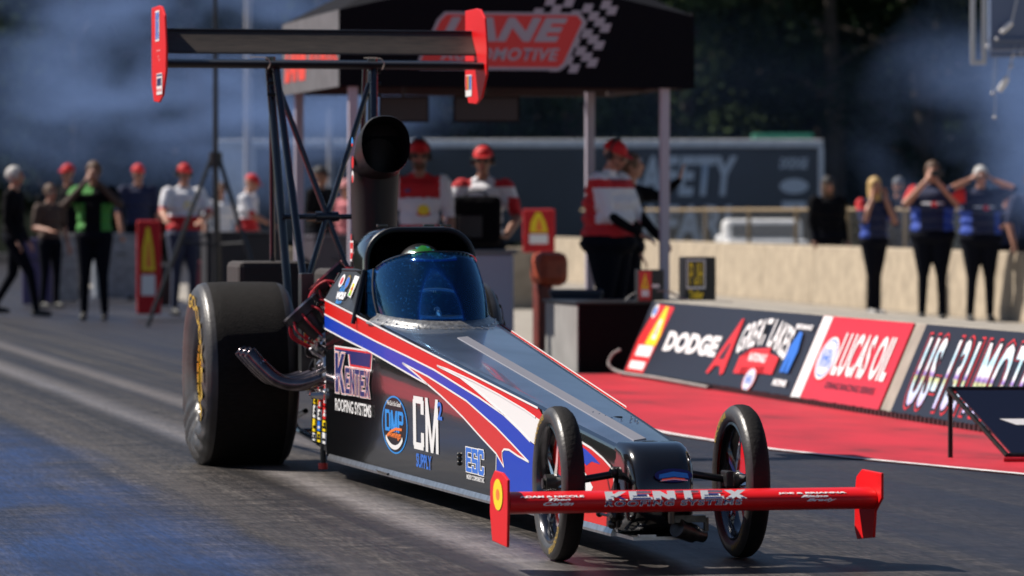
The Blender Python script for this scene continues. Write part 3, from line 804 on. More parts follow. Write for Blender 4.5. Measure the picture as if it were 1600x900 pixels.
# dashboard + steering yoke + tubes
bm = nb()
tube(bm, curve([(-.12, 4.02, .80), (-.13, 4.05, .86), (-.06, 4.06, .90), (.06, 4.06, .90), (.13, 4.05, .86), (.12, 4.02, .80)]), .011, 8)
tube(bm, [(0, 4.04, .82), (0, 3.8, .68)], .014, 8); obj('steering_wheel', bm, M_alu, car, smooth=True)
bm = nb(); tube(bm, curve([(-.23, 4.3, .84), (-.18, 4.0, .80), (0, 3.86, .775), (.18, 4.0, .80), (.23, 4.3, .84)]), .014, 8); obj('dash_tube', bm, M_alu, car, smooth=True)
bm = nb(); poly(bm, [(-.20, 4.16, .79), (-.2, 3.98, .785), (-.14, 3.84, .78), (0, 3.78, .775), (.14, 3.84, .78), (.2, 3.98, .785), (.2, 4.16, .79)]); obj('dash_top', bm, M_matte, car)
# windshield
def wsurf(t, s_):
    a = t * PI / 2
    bu, bv, bz = .245 * math.sin(a), 3.70 + .46 * (1 - math.cos(a)) ** 1.1, .738 + .04 * (1 - math.cos(a))
    tu, tv, tz = .232 * math.sin(a * .96), 3.94 + .42 * (1 - math.cos(a)) ** 1.1, 1.082 - .085 * (1 - math.cos(a)) ** 1.3
    bul = math.sin(s_ * PI) * .022
    return Vector((bu + (tu - bu) * s_ + bul * math.sin(a) * .6, bv + (tv - bv) * s_ - bul * math.cos(a), bz + (tz - bz) * s_))
def glass(name, col, al):
    m = bpy.data.materials.new(name); m.use_nodes = True; n = m.node_tree.nodes; l = m.node_tree.links
    n.remove(n['Principled BSDF']); out = n['Material Output']
    tr = n.new('ShaderNodeBsdfTransparent'); tr.inputs[0].default_value = (*col, 1)
    gl = n.new('ShaderNodeBsdfGlossy'); gl.inputs['Roughness'].default_value = .07; gl.inputs[0].default_value = (.35, .66, 1, 1)
    df = n.new('ShaderNodeBsdfDiffuse'); df.inputs[0].default_value = (.02, .17, .55, 1)
    fz = n.new('ShaderNodeFresnel'); fz.inputs[0].default_value = 1.6
    m1 = n.new('ShaderNodeMixShader'); m1.inputs[0].default_value = al
    tc = n.new('ShaderNodeTexCoord'); nz = n.new('ShaderNodeTexNoise'); nz.inputs['Scale'].default_value = 90; nz.inputs['Detail'].default_value = 3
    l.new(tc.outputs['Object'], nz.inputs['Vector'])
    rp = n.new('ShaderNodeValToRGB'); rp.color_ramp.elements[0].position = .61; rp.color_ramp.elements[1].position = .70
    rp.color_ramp.elements[0].color = (al, al, al, 1); rp.color_ramp.elements[1].color = (.3, .3, .3, 1)
    l.new(nz.outputs['Fac'], rp.inputs[0]); l.new(rp.outputs[0], m1.inputs[0])
    l.new(tr.outputs[0], m1.inputs[1]); l.new(df.outputs[0], m1.inputs[2])
    m2 = n.new('ShaderNodeMixShader'); l.new(fz.outputs[0], m2.inputs[0]); l.new(m1.outputs[0], m2.inputs[1]); l.new(gl.outputs[0], m2.inputs[2])
    l.new(m2.outputs[0], out.inputs[0]); return m
M_ws = glass('blue_tinted_windshield', (.55, .80, 1.0), .05)
M_ws2 = glass('dark_tinted_side_window', (.05, .10, .2), .10)
bm = nb(); nx, ny = 28, 10
G = [[bm.verts.new(wsurf(-1 + 2 * i / nx, j / ny)) for i in range(nx + 1)] for j in range(ny + 1)]
for j in range(ny):
    for i in range(nx): bm.faces.new((G[j][i], G[j][i + 1], G[j + 1][i + 1], G[j + 1][i]))
wo = obj('windshield', bm, M_ws, car, smooth=True, angle=80)
wo.modifiers.new('solid', 'SOLIDIFY').thickness = .003
for sg_ in (-1, 1):
    bm = nb(); a_ = [wsurf(sg_, k / 4) for k in range(5)]
    b_ = [Vector((sg_ * (.262 + (.25 - .262) * k / 4), 4.43, .79 + .2 * k / 4)) for k in range(5)]
    for k in range(4): poly(bm, [a_[k], a_[k + 1], b_[k + 1], b_[k]])
    so = obj('side_window', bm, M_ws2, car); so.modifiers.new('solid', 'SOLIDIFY').thickness = .003
bm = nb(); rows = []
for i in range(33):
    t = -1 + 2 * i / 32; b0 = wsurf(t, 0); b1_ = wsurf(t, .10); a_ = t * PI / 2; o_ = Vector((math.sin(a_) * .35, -math.cos(a_), 0)).normalized()
    rows.append([b1_ + o_ * .004, b0 + o_ * .012 + Vector((0, 0, .012)), b0 + o_ * .035 + Vector((0, 0, -.002)), b0 + o_ * .062 + Vector((0, 0, -.022))])
loft(bm, rows, closed=False, caps=False)
go = obj('windshield_gasket', bm, M_gas, car, smooth=True); go.modifiers.new('solid', 'SOLIDIFY').thickness = .004
bm = nb()
for i in range(2, 31, 2):
    q_ = rows[i][2]; bmesh.ops.create_icosphere(bm, subdivisions=1, radius=.005, matrix=Matrix.Translation(q_ + Vector((0, 0, .003))))
obj('gasket_rivets', bm, M_chrome, go)
bm = nb(); tube(bm, [wsurf(1, k / 8) + Vector((.004, .004, 0)) for k in range(9)], .011, 8); tube(bm, [wsurf(-1 + 2 * i / 24, 1) for i in range(25)], .0035, 6); obj('windshield_frame', bm, M_black, car, smooth=True)
bm = nb(); tube(bm, [wsurf(-1, k / 8) + Vector((-.002, .004, 0)) for k in range(9)], .005, 8); obj('windshield_edge', bm, M_dark, car, smooth=True)
bm = nb()  # crumpled tape at the cowl
for sgx in range(2):
    pts = [Vector((u, 3.60 + .5 * abs(u) + .03 * math.sin(u * 40) * .3 + sgx * .03, 0)) for u in np.linspace(-.17, .2, 12)]
    for i in range(11):
        p, q_ = pts[i], pts[i + 1]
        poly(bm, [deck(p.x, p.y, .005 + rng.random() * .004), deck(q_.x, q_.y, .005), deck(q_.x, q_.y + .012 + rng.random() * .014, .006), deck(p.x, p.y + .012, .007)])
obj('silver_tape', bm, M_gas, car)

# ---- nose
bm = nb(); secs = []
for v, z0, z1, hw, r in ((.02, .1, .428, .127, .025), (-.06, .1, .428, .125, .04), (-.12, .105, .418, .122, .055), (-.17, .115, .392, .117, .06), (-.205, .13, .35, .108, .06), (-.225, .15, .30, .095, .055), (-.232, .18, .26, .06, .035)):
    secs.append([Vector((u, v, z)) for u, z in rrect(hw, z0, z1, r, 5)])
loft(bm, secs); obj('nose_cone', bm, M_black, car, smooth=True, angle=60)
A = Art(lambda x, z, off: Vector((x, -.225 + .9 * max(0, (z - .30)) ** 1.2 - off - .012, z)))
A.ell(.03, .318, .07, .024, M_navy); A.poly([(-.025, .308), (.03, .314), (.085, .308), (.082, .325), (.03, .332), (-.022, .322)], M_cyan); A.line([(-.015, .304), (.03, .309), (.07, .305)], .004, M_orange); A.line([(-.02, .3), (.03, .305), (.08, .3)], .003, M_white)
A.done('nose_badge', car)
bm = nb(); poly_ = [(-.11, -.2, .085), (.11, -.2, .085), (.12, .05, .085), (-.12, .05, .085)]; prism(bm, poly_, (0, 0, .012)); box(bm, (-.06, -.2, .1), (.06, .03, .012)); obj('chin_plate', bm, M_alu, car)
bm = nb(); tube(bm, [(.03, -.28, .135), (.10, -.24, .11)], .035, 14); tube(bm, [(.10, -.25, .11), (.14, -.22, .10)], .025, 14); box(bm, (.07, -.26, .165), (.13, .05, .025)); tube(bm, [(.01, -.28, .15), (.01, -.28, .19)], .012, 8); tube(bm, [(.14, -.27, .12), (.14, -.27, .17)], .01, 8)
obj('fuel_pump', bm, M_steel, car, smooth=True)
bm = nb(); tube(bm, [(-.125, -.03, .12), (-.135, -.04, .2), (-.13, -.02, .28)], .008, 8); tube(bm, [(-.14, -.03, .16), (-.16, .12, .16)], .006, 6); bmesh.ops.create_uvsphere(bm, u_segments=10, v_segments=8, radius=.02, matrix=Matrix.Translation((-.14, -.03, .16))); bmesh.ops.create_uvsphere(bm, u_segments=10, v_segments=8, radius=.018, matrix=Matrix.Translation((-.14, .0, .13)))
bmesh.ops.create_uvsphere(bm, u_segments=10, v_segments=8, radius=.013, matrix=Matrix.Translation((-.16, .12, .16)))
obj('steering_linkage', bm, M_steel, car, smooth=True)

# ---- wheels
def front_wheel(sg_):
    f = link('front_wheel', None, car) if False else None
    c = Vector((sg_ * .34, 0, .28))
    root = nb()
    prof = [(-.030, .214), (-.040, .225), (-.044, .243), (-.040, .262), (-.026, .275), (-.010, .2795), (.010, .2795), (.026, .275), (.040, .262), (.044, .243), (.040, .225), (.030, .214), (.02, .205), (-.02, .205)]
    def flat(a, r, t, j): return a, r
    lathe(root, prof, 96, 'x', c, mis=[1, 1, 1, 1, 0, 0, 0, 0, 1, 1, 1, 1, 0, 0], closed=True)
    for v_ in root.verts:
        if v_.co.z < .004: v_.co.z = .003
    w_ = obj('front_wheel', root, [M_tyre, M_side], car, smooth=True, angle=60)
    bm = nb()
    lathe(bm, [(-.034, .216), (-.036, .207), (-.028, .200), (-.012, .196), (.012, .196), (.028, .200), (.036, .207), (.034, .216)], 72, 'x', c)
    lathe(bm, [(.026, .196), (.012, .190), (-.012, .190), (-.026, .196)], 72, 'x', c)
    obj('rim', bm, mat('dark_polished_rim', (.12, .12, .13), .18, 1.0), w_, smooth=True, angle=50)
    for k in range(5):
        a = R(90 + 72 * k + 8); d = Vector((0, math.cos(a), math.sin(a))); n_ = Vector((0, -d.z, d.y))
        bm = nb(); sec = lambda p, hw, th: [p + n_ * hw + Vector((th, 0, 0)), p + Vector((th * 1.5, 0, 0)), p - n_ * hw + Vector((th, 0, 0)), p - n_ * hw - Vector((th, 0, 0)), p - Vector((th * 1.5, 0, 0)), p + n_ * hw - Vector((th, 0, 0))]
        loft(bm, [sec(c + d * .03, .020, .012), sec(c + d * .08, .014, .008), sec(c + d * .15, .012, .007), sec(c + d * .198, .022, .008)])
        obj('spoke', bm, M_chrome, w_, smooth=True, angle=30)
    bm = nb(); tube(bm, [c + Vector((-.05, 0, 0)), c + Vector((.05, 0, 0))], .034, 20); tube(bm, [c + Vector((-.06, 0, 0)), c + Vector((.06, 0, 0))], .02, 16)
    obj('hub', bm, M_steel, w_, smooth=True)
    # brake caliper-like bracket, inside
    bm = nb(); box(bm, c + Vector((-sg_ * .055, -.02, .01)), (.03, .09, .06)); box(bm, c + Vector((-sg_ * .065, .03, -.03)), (.02, .05, .08)); obj('spindle', bm, M_dark, w_, bevel=.006)
    # dull gold letters round the sidewall
    fnw = lambda x, y, off: c + Vector((-(.0435 + off * .5), -(.243 + y) * math.sin(x), (.243 + y) * math.cos(x)))
    A = Art(fnw)
    A.text('GOODYEAR', (-1.0, -.2, -.010, .012), M_goldv, bold=.01, off=.002); A.done('tyre_lettering', w_)
    A = Art(fnw); A.text('GOODYEAR', (2.2, 3.0, -.010, .012), M_goldv, bold=.01, off=.002)
    A.done('tyre_lettering', w_)
for sg_ in (-1, 1): front_wheel(sg_)
for sg_ in (-1, 1):
    bm = nb(); tube(bm, [(sg_ * .115, -.01, .315), (sg_ * .30, 0, .285)], .014, 10); bmesh.ops.create_uvsphere(bm, u_segments=12, v_segments=8, radius=.022, matrix=Matrix.Translation((sg_ * .135, -.01, .318)))
    tube(bm, [(sg_ * .13, -.01, .318), (sg_ * .13, .0, .22)], .006, 8); tube(bm, [(sg_ * .12, .12, .30), (sg_ * .29, .06, .285)], .008, 8)
    obj('front_axle', bm, M_dark, car, smooth=True)

def rear_wheel(sg_):
    c = Vector((-.575 if sg_ < 0 else .47, 6.24, .45))
    bm = nb(); half = [(.165, .215), (.20, .235), (.228, .29), (.242, .34), (.240, .385), (.226, .425), (.204, .449), (.175, .458), (.08, .461)]
    prof = [(-a, r) for a, r in half] + [(a, r) for a, r in half[::-1]] + [(.12, .2), (-.12, .2)]
    mis = [1, 1, 1, 1, 1, 1, 1] + [0] * 3 + [1] * 7 + [0, 0, 0]
    def fn(a, r, t, j):
        # wrinkled sidewall in the lower, front part (t: 0 = +y, 90deg = up)
        s_ = abs(a); dlt = (t - R(262)); dlt = (dlt + PI) % (2 * PI) - PI
        mk = max(0, 1 - (abs(dlt) / R(80)) ** 2)
        if .2 < r < .45 and s_ > .15 and a * sg_ > 0:
            prof_ = math.sin(PI * min(1, max(0, (r - .205) / .25)))
            aa = a + math.copysign(1, a) * (.017 * mk * prof_ * math.sin(21 * t + 30 * r) * (.75 + .25 * math.sin(5 * t)))
            rr = r 
            return aa, rr
        return a, r
    # finer profile
    fine_ = []; mi2 = []
    for j in range(len(prof)):
        p, q_ = prof[j], prof[(j + 1) % len(prof)]
        k_ = 3 if mis[j % len(mis)] == 1 else 2
        for i in range(k_): fine_.append((p[0] + (q_[0] - p[0]) * i / k_, p[1] + (q_[1] - p[1]) * i / k_)); mi2.append(mis[j % len(mis)])
    lathe(bm, fine_, 160, 'x', c, mis=mi2, closed=True, fn=fn)
    for v_ in bm.verts:
        if v_.co.z < .012: v_.co.z = .003 + .004 * rng.random() * 0
    w_ = obj('rear_wheel', bm, [M_tread, M_side], car, smooth=True, angle=60)
    bm = nb()
    lathe(bm, [(sg_ * .150, .218), (sg_ * .178, .222), (sg_ * .186, .214), (sg_ * .182, .200), (sg_ * .165, .196), (sg_ * .15, .2)], 80, 'x', c, closed=True)
    obj('bead_lock_ring', bm, M_gold, w_, smooth=True, angle=40)
    bm = nb()
    for k in range(24):
        a = 2 * PI * k / 24; p = c + Vector((sg_ * .185, .208 * math.cos(a), .208 * math.sin(a))); tube(bm, [p, p + Vector((sg_ * .006, 0, 0))], .006, 6)
    obj('rim_bolts', bm, M_steel, w_)
    bm = nb(); lathe(bm, [(sg_ * .165, .197), (sg_ * .10, .185), (sg_ * .04, .175), (sg_ * .02, .12), (sg_ * .03, .06), (sg_ * .03, .0)], 64, 'x', c); lathe(bm, [(-sg_ * .17, .21), (-sg_ * .10, .19), (0, .175)], 64, 'x', c)
    obj('rim', bm, M_alu, w_, smooth=True, angle=40)
    bm = nb(); tube(bm, [c, c + Vector((sg_ * .09, 0, 0))], .05, 24); 
    for k in range(5):
        a = 2 * PI * k / 5; p = c + Vector((sg_ * .03, .085 * math.cos(a), .085 * math.sin(a))); tube(bm, [p, p + Vector((sg_ * .05, 0, 0))], .013, 8)
    obj('hub', bm, M_steel, w_, smooth=True)
    A = Art(lambda x, y, off: c + Vector((sg_ * (.2415 + off), -(.345 + y) * math.sin(x) , (.345 + y) * math.cos(x))))
    # letters follow the wall arc; x is the clock angle
    A.text('GOODYEAR', (-.28, 2.25, -.012, .058) , M_goldv, bold=.025, off=.003)
    A.done('tyre_lettering', w_)
for sg_ in (-1, 1): rear_wheel(sg_)
bm = nb(); tube(bm, [(-.40, 6.24, .45), (.40, 6.24, .45)], .06, 16); lathe(bm, [(-.16, .02), (-.14, .12), (0, .17), (.14, .12), (.16, .02)], 24, 'x', (0, 6.24, .45))
obj('rear_axle', bm, M_steel, car, smooth=True)

# ---- chassis tubes around the engine
bm = nb()
for sg_ in (-1, 1):
    tube(bm, [(sg_ * .28, 5.1, .12), (sg_ * .26, 6.4, .16), (sg_ * .24, 7.1, .3)], .018, 8)
    tube(bm, [(sg_ * .28, 5.1, .78), (sg_ * .25, 5.6, .62), (sg_ * .24, 6.5, .55), (sg_ * .22, 7.1, .62)], .018, 8)
    for v in (5.5, 5.9, 6.6, 7.1): tube(bm, [(sg_ * .26, v, .15), (sg_ * .24, v, .58)], .012, 8)
obj('chassis_tubes', bm, M_tube, car, smooth=True)
# ---- engine
bm = nb()
bx(bm, -.17, .17, 5.2, 5.92, .2, .52)
obj('engine_block', bm, M_steel, car, bevel=.015)
for sg_ in (-1, 1):
    Rm = Euler((0, sg_ * R(45), 0)).to_matrix()
    bm = nb(); box(bm, (sg_ * .2, 5.56, .56), (.17, .66, .12), Rm); obj('cylinder_head', bm, M_alu, car, bevel=.01)
    bm = nb(); box(bm, (sg_ * .26, 5.56, .62), (.15, .68, .08), Rm); obj('valve_cover', bm, M_steel, car, bevel=.02)
bm = nb(); bx(bm, -.14, .14, 5.25, 5.85, .6, .74); bx(bm, -.13, .13, 5.3, 5.85, .74, .98); obj('supercharger', bm, M_satin, car, bevel=.03)
bm = nb()
for k in range(8):
    for sg_ in (-1, 1):
        v = 5.3 + k * .075; tube(bm, curve([(sg_ * .12, v, .78), (sg_ * .22, v + .01, .8), (sg_ * .27, v, .68)], 4), .006, 6)
obj('braided_lines', bm, M_alu, car, smooth=True)
bm = nb()
for k in range(5):
    tube(bm, curve([(-.18, 5.22 + .03 * k, .86 + .01 * k), (-.30, 5.25 + .06 * k, .93), (-.38, 5.3 + .05 * k, .84 - .03 * k), (-.33, 5.3 + .05 * k, .68)], 5), .006, 6)
obj('spark_plug_wires', bm, M_redhose, car, smooth=True)
# twin magnetos, tilted to the left
def magneto(c, d, face):
    d = Vector(d).normalized(); c = Vector(c)
    bm = nb(); tube(bm, [c - d * .16, c - d * .05, c - d * .045, c], [.06, .075, .10, .10], 24); o = obj('magneto', bm, M_dark, car, smooth=True)
    bm = nb(); tube(bm, [c, c + d * .010], [.106, .106], 28); obj('magneto_cap', bm, face, o, smooth=True)
    bm = nb()
    for k in range(10):
        a = 2 * PI * k / 10; x = d.orthogonal().normalized(); y = d.cross(x); p = c - d * .03 + (x * math.cos(a) + y * math.sin(a)) * .10
        tube(bm, curve([p, p + (x * math.cos(a) + y * math.sin(a)) * .03 - d * .05, p - d * .14], 4), .0055, 6)
    obj('plug_leads', bm, M_redhose, o, smooth=True)
magneto((-.42, 5.30, .80), (-.66, .14, .74), M_alu)
magneto((-.27, 5.46, .95), (-.66, .14, .74), mat('pink_metal_cap', (.55, .2, .2), .3, .7))
bm = nb(); tube(bm, [(-.30, 5.25, .70), (-.24, 5.27, .63)], .055, 16); obj('ignition_coil', bm, M_redv, car, smooth=True)
bm = nb(); tube(bm, [(-.235, 5.27, .625), (-.19, 5.28, .57)], .05, 16); obj('coil_base', bm, M_chrome, car, smooth=True)
# headers
for sg_ in (-1, 1):
    for k in range(4):
        v = 5.22 + k * .15
        bm = nb(); tube(bm, curve([(sg_ * .24, v + .03, .51), (sg_ * .30, v + .03, .475), (sg_ * .42, v + .06, .435), (sg_ * .52, v + .10, .45), (sg_ * .60, v + .14, .52), (sg_ * .655, v + .17, .585)], 6), .035, 16, cap=False)
        o = obj('exhaust_pipe', bm, M_header, car, smooth=True); sm = o.modifiers.new('solid', 'SOLIDIFY'); sm.thickness = .003
        bm = nb(); tube(bm, [(sg_ * .235, v + .03, .512), (sg_ * .25, v + .03, .505)], .042, 12); tube(bm, [(sg_ * .60, v + .14, .522), (sg_ * .606, v + .144, .53)], .034, 12, cap=False); obj('pipe_flange', bm, M_chrome, o)
# jumble of fittings between engine and skin
bm = nb()
rr_ = random.Random(5)
for k in range(95):
    p = Vector((-.24 - rr_.random() * .09, 5.14 + rr_.random() * .3, .36 + rr_.random() * .42)); r_ = .006 + rr_.random() * .016
    d = Vector((rr_.uniform(-1, 1), rr_.uniform(-1, 1), rr_.uniform(-1, 1))).normalized() * (.02 + rr_.random() * .05)
    tube(bm, [p, p + d], [r_, r_ * .7], 8)
obj('engine_fittings', bm, M_alu, car, smooth=True)
bm = nb()
for k in range(22):
    p = Vector((-.23 - rr_.random() * .08, 5.14 + rr_.random() * .35, .3 + rr_.random() * .5))
    q_ = p + Vector((rr_.uniform(-.06, .06), rr_.uniform(-.15, .15), rr_.uniform(-.2, .2)))
    tube(bm, curve([p, (p + q_) / 2 + Vector((-.05, 0, -.03)), q_], 5), .008, 6)
obj('engine_hoses', bm, M_dark, car, smooth=True)
# contingency sticker panel
bm = nb(); prism(bm, [(-.315, 5.12, .11), (-.31, 5.62, .14), (-.29, 5.60, .40), (-.305, 5.12, .44)], (.012, 0, 0)); 
sp_ = obj('sticker_panel', bm, M_satin, car)
A = Art(lambda x, z, off: Vector((-.318 + (z - .11) * .05 - off, -x, z)))
cols = [M_yellow, M_redv, M_white, M_lblue, M_green, M_orange]
for ci, (x0, x1) in enumerate(((-5.60, -5.47), (-5.46, -5.34), (-5.32, -5.18))):
    z = .15
    while z < .40:
        h_ = .035 + .03 * rr_.random()
        m_ = [M_redv, M_yellow, M_white, M_redv, M_lblue, M_white][int(rr_.random() * 6)]
        m2_ = M_blackv if m_ in (M_yellow, M_white) else M_white
        A.poly([(x0, z), (x1, z), (x1, z + h_), (x0, z + h_)], m_, off=.002)
        A.poly([(x0 + .02, z + h_ * .25), (x1 - .02, z + h_ * .25), (x1 - .03, z + h_ * .5), (x0 + .03, z + h_ * .5)], m2_, off=.003)
        if rr_.random() > .4: A.ell((x0 + x1) / 2, z + h_ * .68, .03, h_ * .15, m2_, off=.003)
        z += h_ + .006
A.poly([(-5.15, .13), (-5.125, .12), (-5.125, .2), (-5.15, .21)], M_green, off=.003)
A.done('contingency_stickers', sp_)
bm = nb(); bx(bm, -.33, -.27, 5.9, 6.0, .44, .98); o = obj('side_fin', bm, M_panel, car, bevel=.004)
for v_ in (0,): o.location = (-.03, -.25, -.02)
A = Art(lambda x, z, off: Vector((-.30 + x, 5.648 - off, z)))
A.poly([(-.05, .60), (-.005, .60), (-.005, .68), (-.05, .70)], M_white); A.poly([(-.048, .62), (-.008, .62), (-.008, .68), (-.048, .695)], M_yellow); A.poly([(-.046, .63), (-.01, .63), (-.01, .66), (-.046, .665)], M_redv)
A.done('sponsor_decal', car)
bm = nb(); tube(bm, [(-.27, 5.55, .03), (-.27, 5.55, .16)], .014, 8); box(bm, (-.27, 5.55, .16), (.05, .08, .05)); obj('skid_post', bm, M_dark, car)
bm = nb(); tube(bm, [(-.27, 5.55, .01), (-.27, 5.55, .04)], .024, 12); obj('skid_puck', bm, M_redv, car)
# wheelie bars
bm = nb()
for sg_ in (-1, 1): tube(bm, [(sg_ * .2, 6.5, .25), (sg_ * .12, 7.9, .09)], .014, 8); tube(bm, [(sg_ * .2, 6.6, .5), (sg_ * .12, 7.9, .09)], .012, 8)
tube(bm, [(-.16, 7.9, .08), (.16, 7.9, .08)], .012, 8); obj('wheelie_bar', bm, M_tube, car, smooth=True)
bm = nb(); [tube(bm, [(s_ * .13 - .02, 7.95, .05), (s_ * .13 + .02, 7.95, .05)], .05, 20) for s_ in (-1, 1)]; obj('wheelie_bar_wheels', bm, M_tyre, car, smooth=True)
# parachute packs behind
bm = nb(); bx(bm, -.44, -.05, 7.2, 7.65, .6, 1.0); bx(bm, .03, .40, 7.2, 7.65, .6, .96)
obj('parachute_packs', bm, mat('dark_brown_canvas', (.022, .016, .016), .8, bump=.3, bscale=20), car, bevel=.03)
# ---- injector scoop
def ellsec(cu, cv, cz, ru, rz, tilt, n=28, p=2.3):
    out = []
    for k in range(n):
        a = 2 * PI * k / n; cx, sx_ = math.cos(a), math.sin(a)
        x = math.copysign(abs(cx) ** (2 / p), cx) * ru; y = math.copysign(abs(sx_) ** (2 / p), sx_) * rz
        out.append(Vector((cu + x, cv - y * math.sin(tilt), cz + y * math.cos(tilt))))
    return out
bm = nb()
SV = .16
path = [(5.14, 1.585, .119, .138, R(-8)), (5.17, 1.583, .124, .142, R(-4)), (5.28, 1.56, .123, .142, R(10)), (5.38, 1.50, .120, .15, R(35)), (5.44, 1.42, .117, .15, R(60)), (5.45, 1.32, .112, .14, R(82)), (5.45, 1.2, .108, .135, R(90)), (5.46, 1.05, .108, .14, R(90)), (5.48, .96, .12, .16, R(90))]
outer = [ellsec(-.005, v + SV, z, a, b_, t) for v, z, a, b_, t in path]
loft(bm, outer, closed=True, caps=False)
inner = [ellsec(-.005, v + SV, z, a, b_, t) for v, z, a, b_, t in ((5.14, 1.585, .119, .138, R(-8)), (5.16, 1.583, .114, .133, R(-5)), (5.30, 1.55, .11, .13, R(10)), (5.40, 1.46, .09, .12, R(45)), (5.42, 1.3, .08, .1, R(88)))]
rg = loft(bm, inner, closed=True, caps=False, mi=1); f_ = bm.faces.new(rg[-1]); f_.material_index = 1
obj('injector_scoop', bm, [mat('scoop_black', (.007, .006, .006), .5, 0, .05, bump=.04, spec=.3), M_matte], car, smooth=True, angle=50)
def stick(pts, m1, m2, z0, z1, v0):
    A = Art(lambda x, z, off: Vector((-.124 - off, v0 + x, z)))
    return A
A = Art(lambda x, z, off: Vector((-.1305 - off, 5.47 + x, z)))
A.ell(.04, 1.60, .025, .022, M_cyan); A.ell(.04, 1.585, .02, .008, M_redv)
A.done('sponsor_decal', car)
A = Art(lambda x, z, off: Vector((-.1305 - off, 5.47 + x, z)))
A.ell(.03, 1.50, .03, .03, M_redv); A.done('sponsor_decal', car)
A = Art(lambda x, z, off: Vector((-.1305 - off, 5.47 + x, z)))
A.ell(.03, 1.43, .03, .03, M_white); A.ell(.03, 1.42, .022, .02, M_redv)
A.done('sponsor_decal', car)
A = Art(lambda x, z, off: Vector((-.117 - off, 5.60 + x, z)))
A.poly([(-.04, 1.02), (.05, 1.02), (.05, 1.12), (-.04, 1.12)], M_white); A.poly([(-.035, 1.03), (.045, 1.03), (.045, 1.11), (-.035, 1.11)], M_redv); A.poly([(-.02, 1.06), (.03, 1.06), (.03, 1.08), (-.02, 1.08)], M_white); A.ell(.01, 1.135, .012, .018, M_redv)
A.done('sponsor_decal', car)
# ---- rear wing struts
bm = nb()
def both(f):
    for s_ in (-1, 1): f(s_)
both(lambda s_: tube(bm, [(s_ * .275, 7.22, 2.03), (s_ * .20, 6.95, .60)], .023, 12))
both(lambda s_: tube(bm, [(s_ * .26, 7.10, 2.03), (s_ * .165, 6.55, .62)], .02, 12))
both(lambda s_: tube(bm, [(s_ * .25, 7.30, 2.03), (s_ * .22, 7.45, .60)], .015, 12))
both(lambda s_: tube(bm, [(s_ * .245, 7.14, 1.93), (0, 7.03, 1.235), (-s_ * .11, 6.95, .92), (-s_ * .14, 6.9, .62)], .0155, 12))
tube(bm, [(-.235, 7.03, 1.235), (.235, 7.03, 1.235)], .014, 12)
tube(bm, [(-.06, 7.03, 1.235), (.06, 7.03, 1.235)], .026, 12)
both(lambda s_: tube(bm, [(s_ * .27, 7.2, 2.0), (s_ * .27, 7.2, 2.07)], .028, 12))
obj('wing_struts', bm, M_tube, car, smooth=True)
bm = nb()
both(lambda s_: [tube(bm, [(s_ * .27 - .03, 7.12, z), (s_ * .27 + .03, 7.12, z)], .009, 8) for z in (1.99, 1.93, 1.87)])
obj('strut_bolts', bm, M_steel, car)
# ---- rear wing elements
def foil(v0, z0, chord, ang, th, n=12, camber=.06):
    """returns closed profile points (v,z): leading edge at (v0,z0), trailing edge further back and up"""
    up, lo = [], []
    for k in range(n + 1):
        x = .5 * (1 - math.cos(PI * k / n)); t = 5 * th * (.2969 * math.sqrt(x) - .126 * x - .3516 * x * x + .2843 * x ** 3 - .1 * x ** 4) ; cm = -camber * 4 * x * (1 - x)
        up.append((x, cm + t)); lo.append((x, cm - t))
    pts = up + lo[::-1][1:-1]
    ca, sa = math.cos(ang), math.sin(ang)
    return [(v0 + chord * (x * ca - y * sa), z0 + chord * (x * sa + y * ca)) for x, y in pts]
def wing(name, hw, prof, m, parent):
    bm = nb(); loft(bm, [[Vector((u, v, z)) for v, z in prof] for u in np.linspace(-hw, hw, 5)]); return obj(name, bm, m, parent, smooth=True, angle=40)
wing('main_wing', .835, foil(7.04, 2.028, .24, R(7), .17), M_satin, car)
wing('wing_flap', .835, foil(7.24, 2.085, .19, R(44), .09), mat('brown_carbon', (.035, .027, .021), .45, var=.5, scale=60, stretch=(.2, 3, 3)), car)
bm = nb(); tube(bm, [(-.835, 7.375, 2.213), (.835, 7.375, 2.213)], .009, 8); obj('gurney_strip', bm, M_satin, car)
def endplate(u, z0, z1, v0, v1, m, front=False):
    bm = nb(); n = 8; pts = []
    w_ = v1 - v0
    out = [(v0 + w_ * .02, z0 + (z1 - z0) * .30), (v0, z0 + (z1 - z0) * .55), (v0 + w_ * .10, z0 + (z1 - z0) * .88), (v0 + w_ * .3, z0 + (z1 - z0) * .98), (v0 + w_ * .5, z1), (v1, z1), (v1, z0 + (z1 - z0) * .2), (v0 + w_ * .85, z0 + .01), (v0 + w_ * .5, z0), (v0 + w_ * .25, z0 + (z1 - z0) * .06)]
    prism(bm, [(u, v, z) for v, z in out], (.012 if u > 0 else -.012, 0, 0)); return obj('wing_endplate', bm, m, car, bevel=.004)
eL = endplate(-.837, 1.83, 2.335, 6.98, 7.55, M_redwing); eR = endplate(.837, 1.83, 2.335, 6.98, 7.55, M_redwing)
A = Art(lambda x, z, off: Vector((-.8495 - off, -x, z)))
A.poly([(-7.38, 2.15), (-7.22, 2.15), (-7.22, 2.31), (-7.38, 2.31)], M_white); A.text('KENTEX', (-7.37, -7.23, 2.16, 2.3), M_lblue, bold=.05)
A.poly([(-7.32, 1.87), (-7.10, 1.87), (-7.10, 1.98), (-7.32, 1.98)], M_white); A.poly([(-7.31, 1.965), (-7.11, 1.965), (-7.11, 1.975), (-7.31, 1.975)], M_navy); A.text('KENTEX', (-7.30, -7.12, 1.915, 1.955), M_navy, bold=.06); A.text('ROOFING SYSTEMS', (-7.30, -7.12, 1.885, 1.9), M_redv, bold=.02)
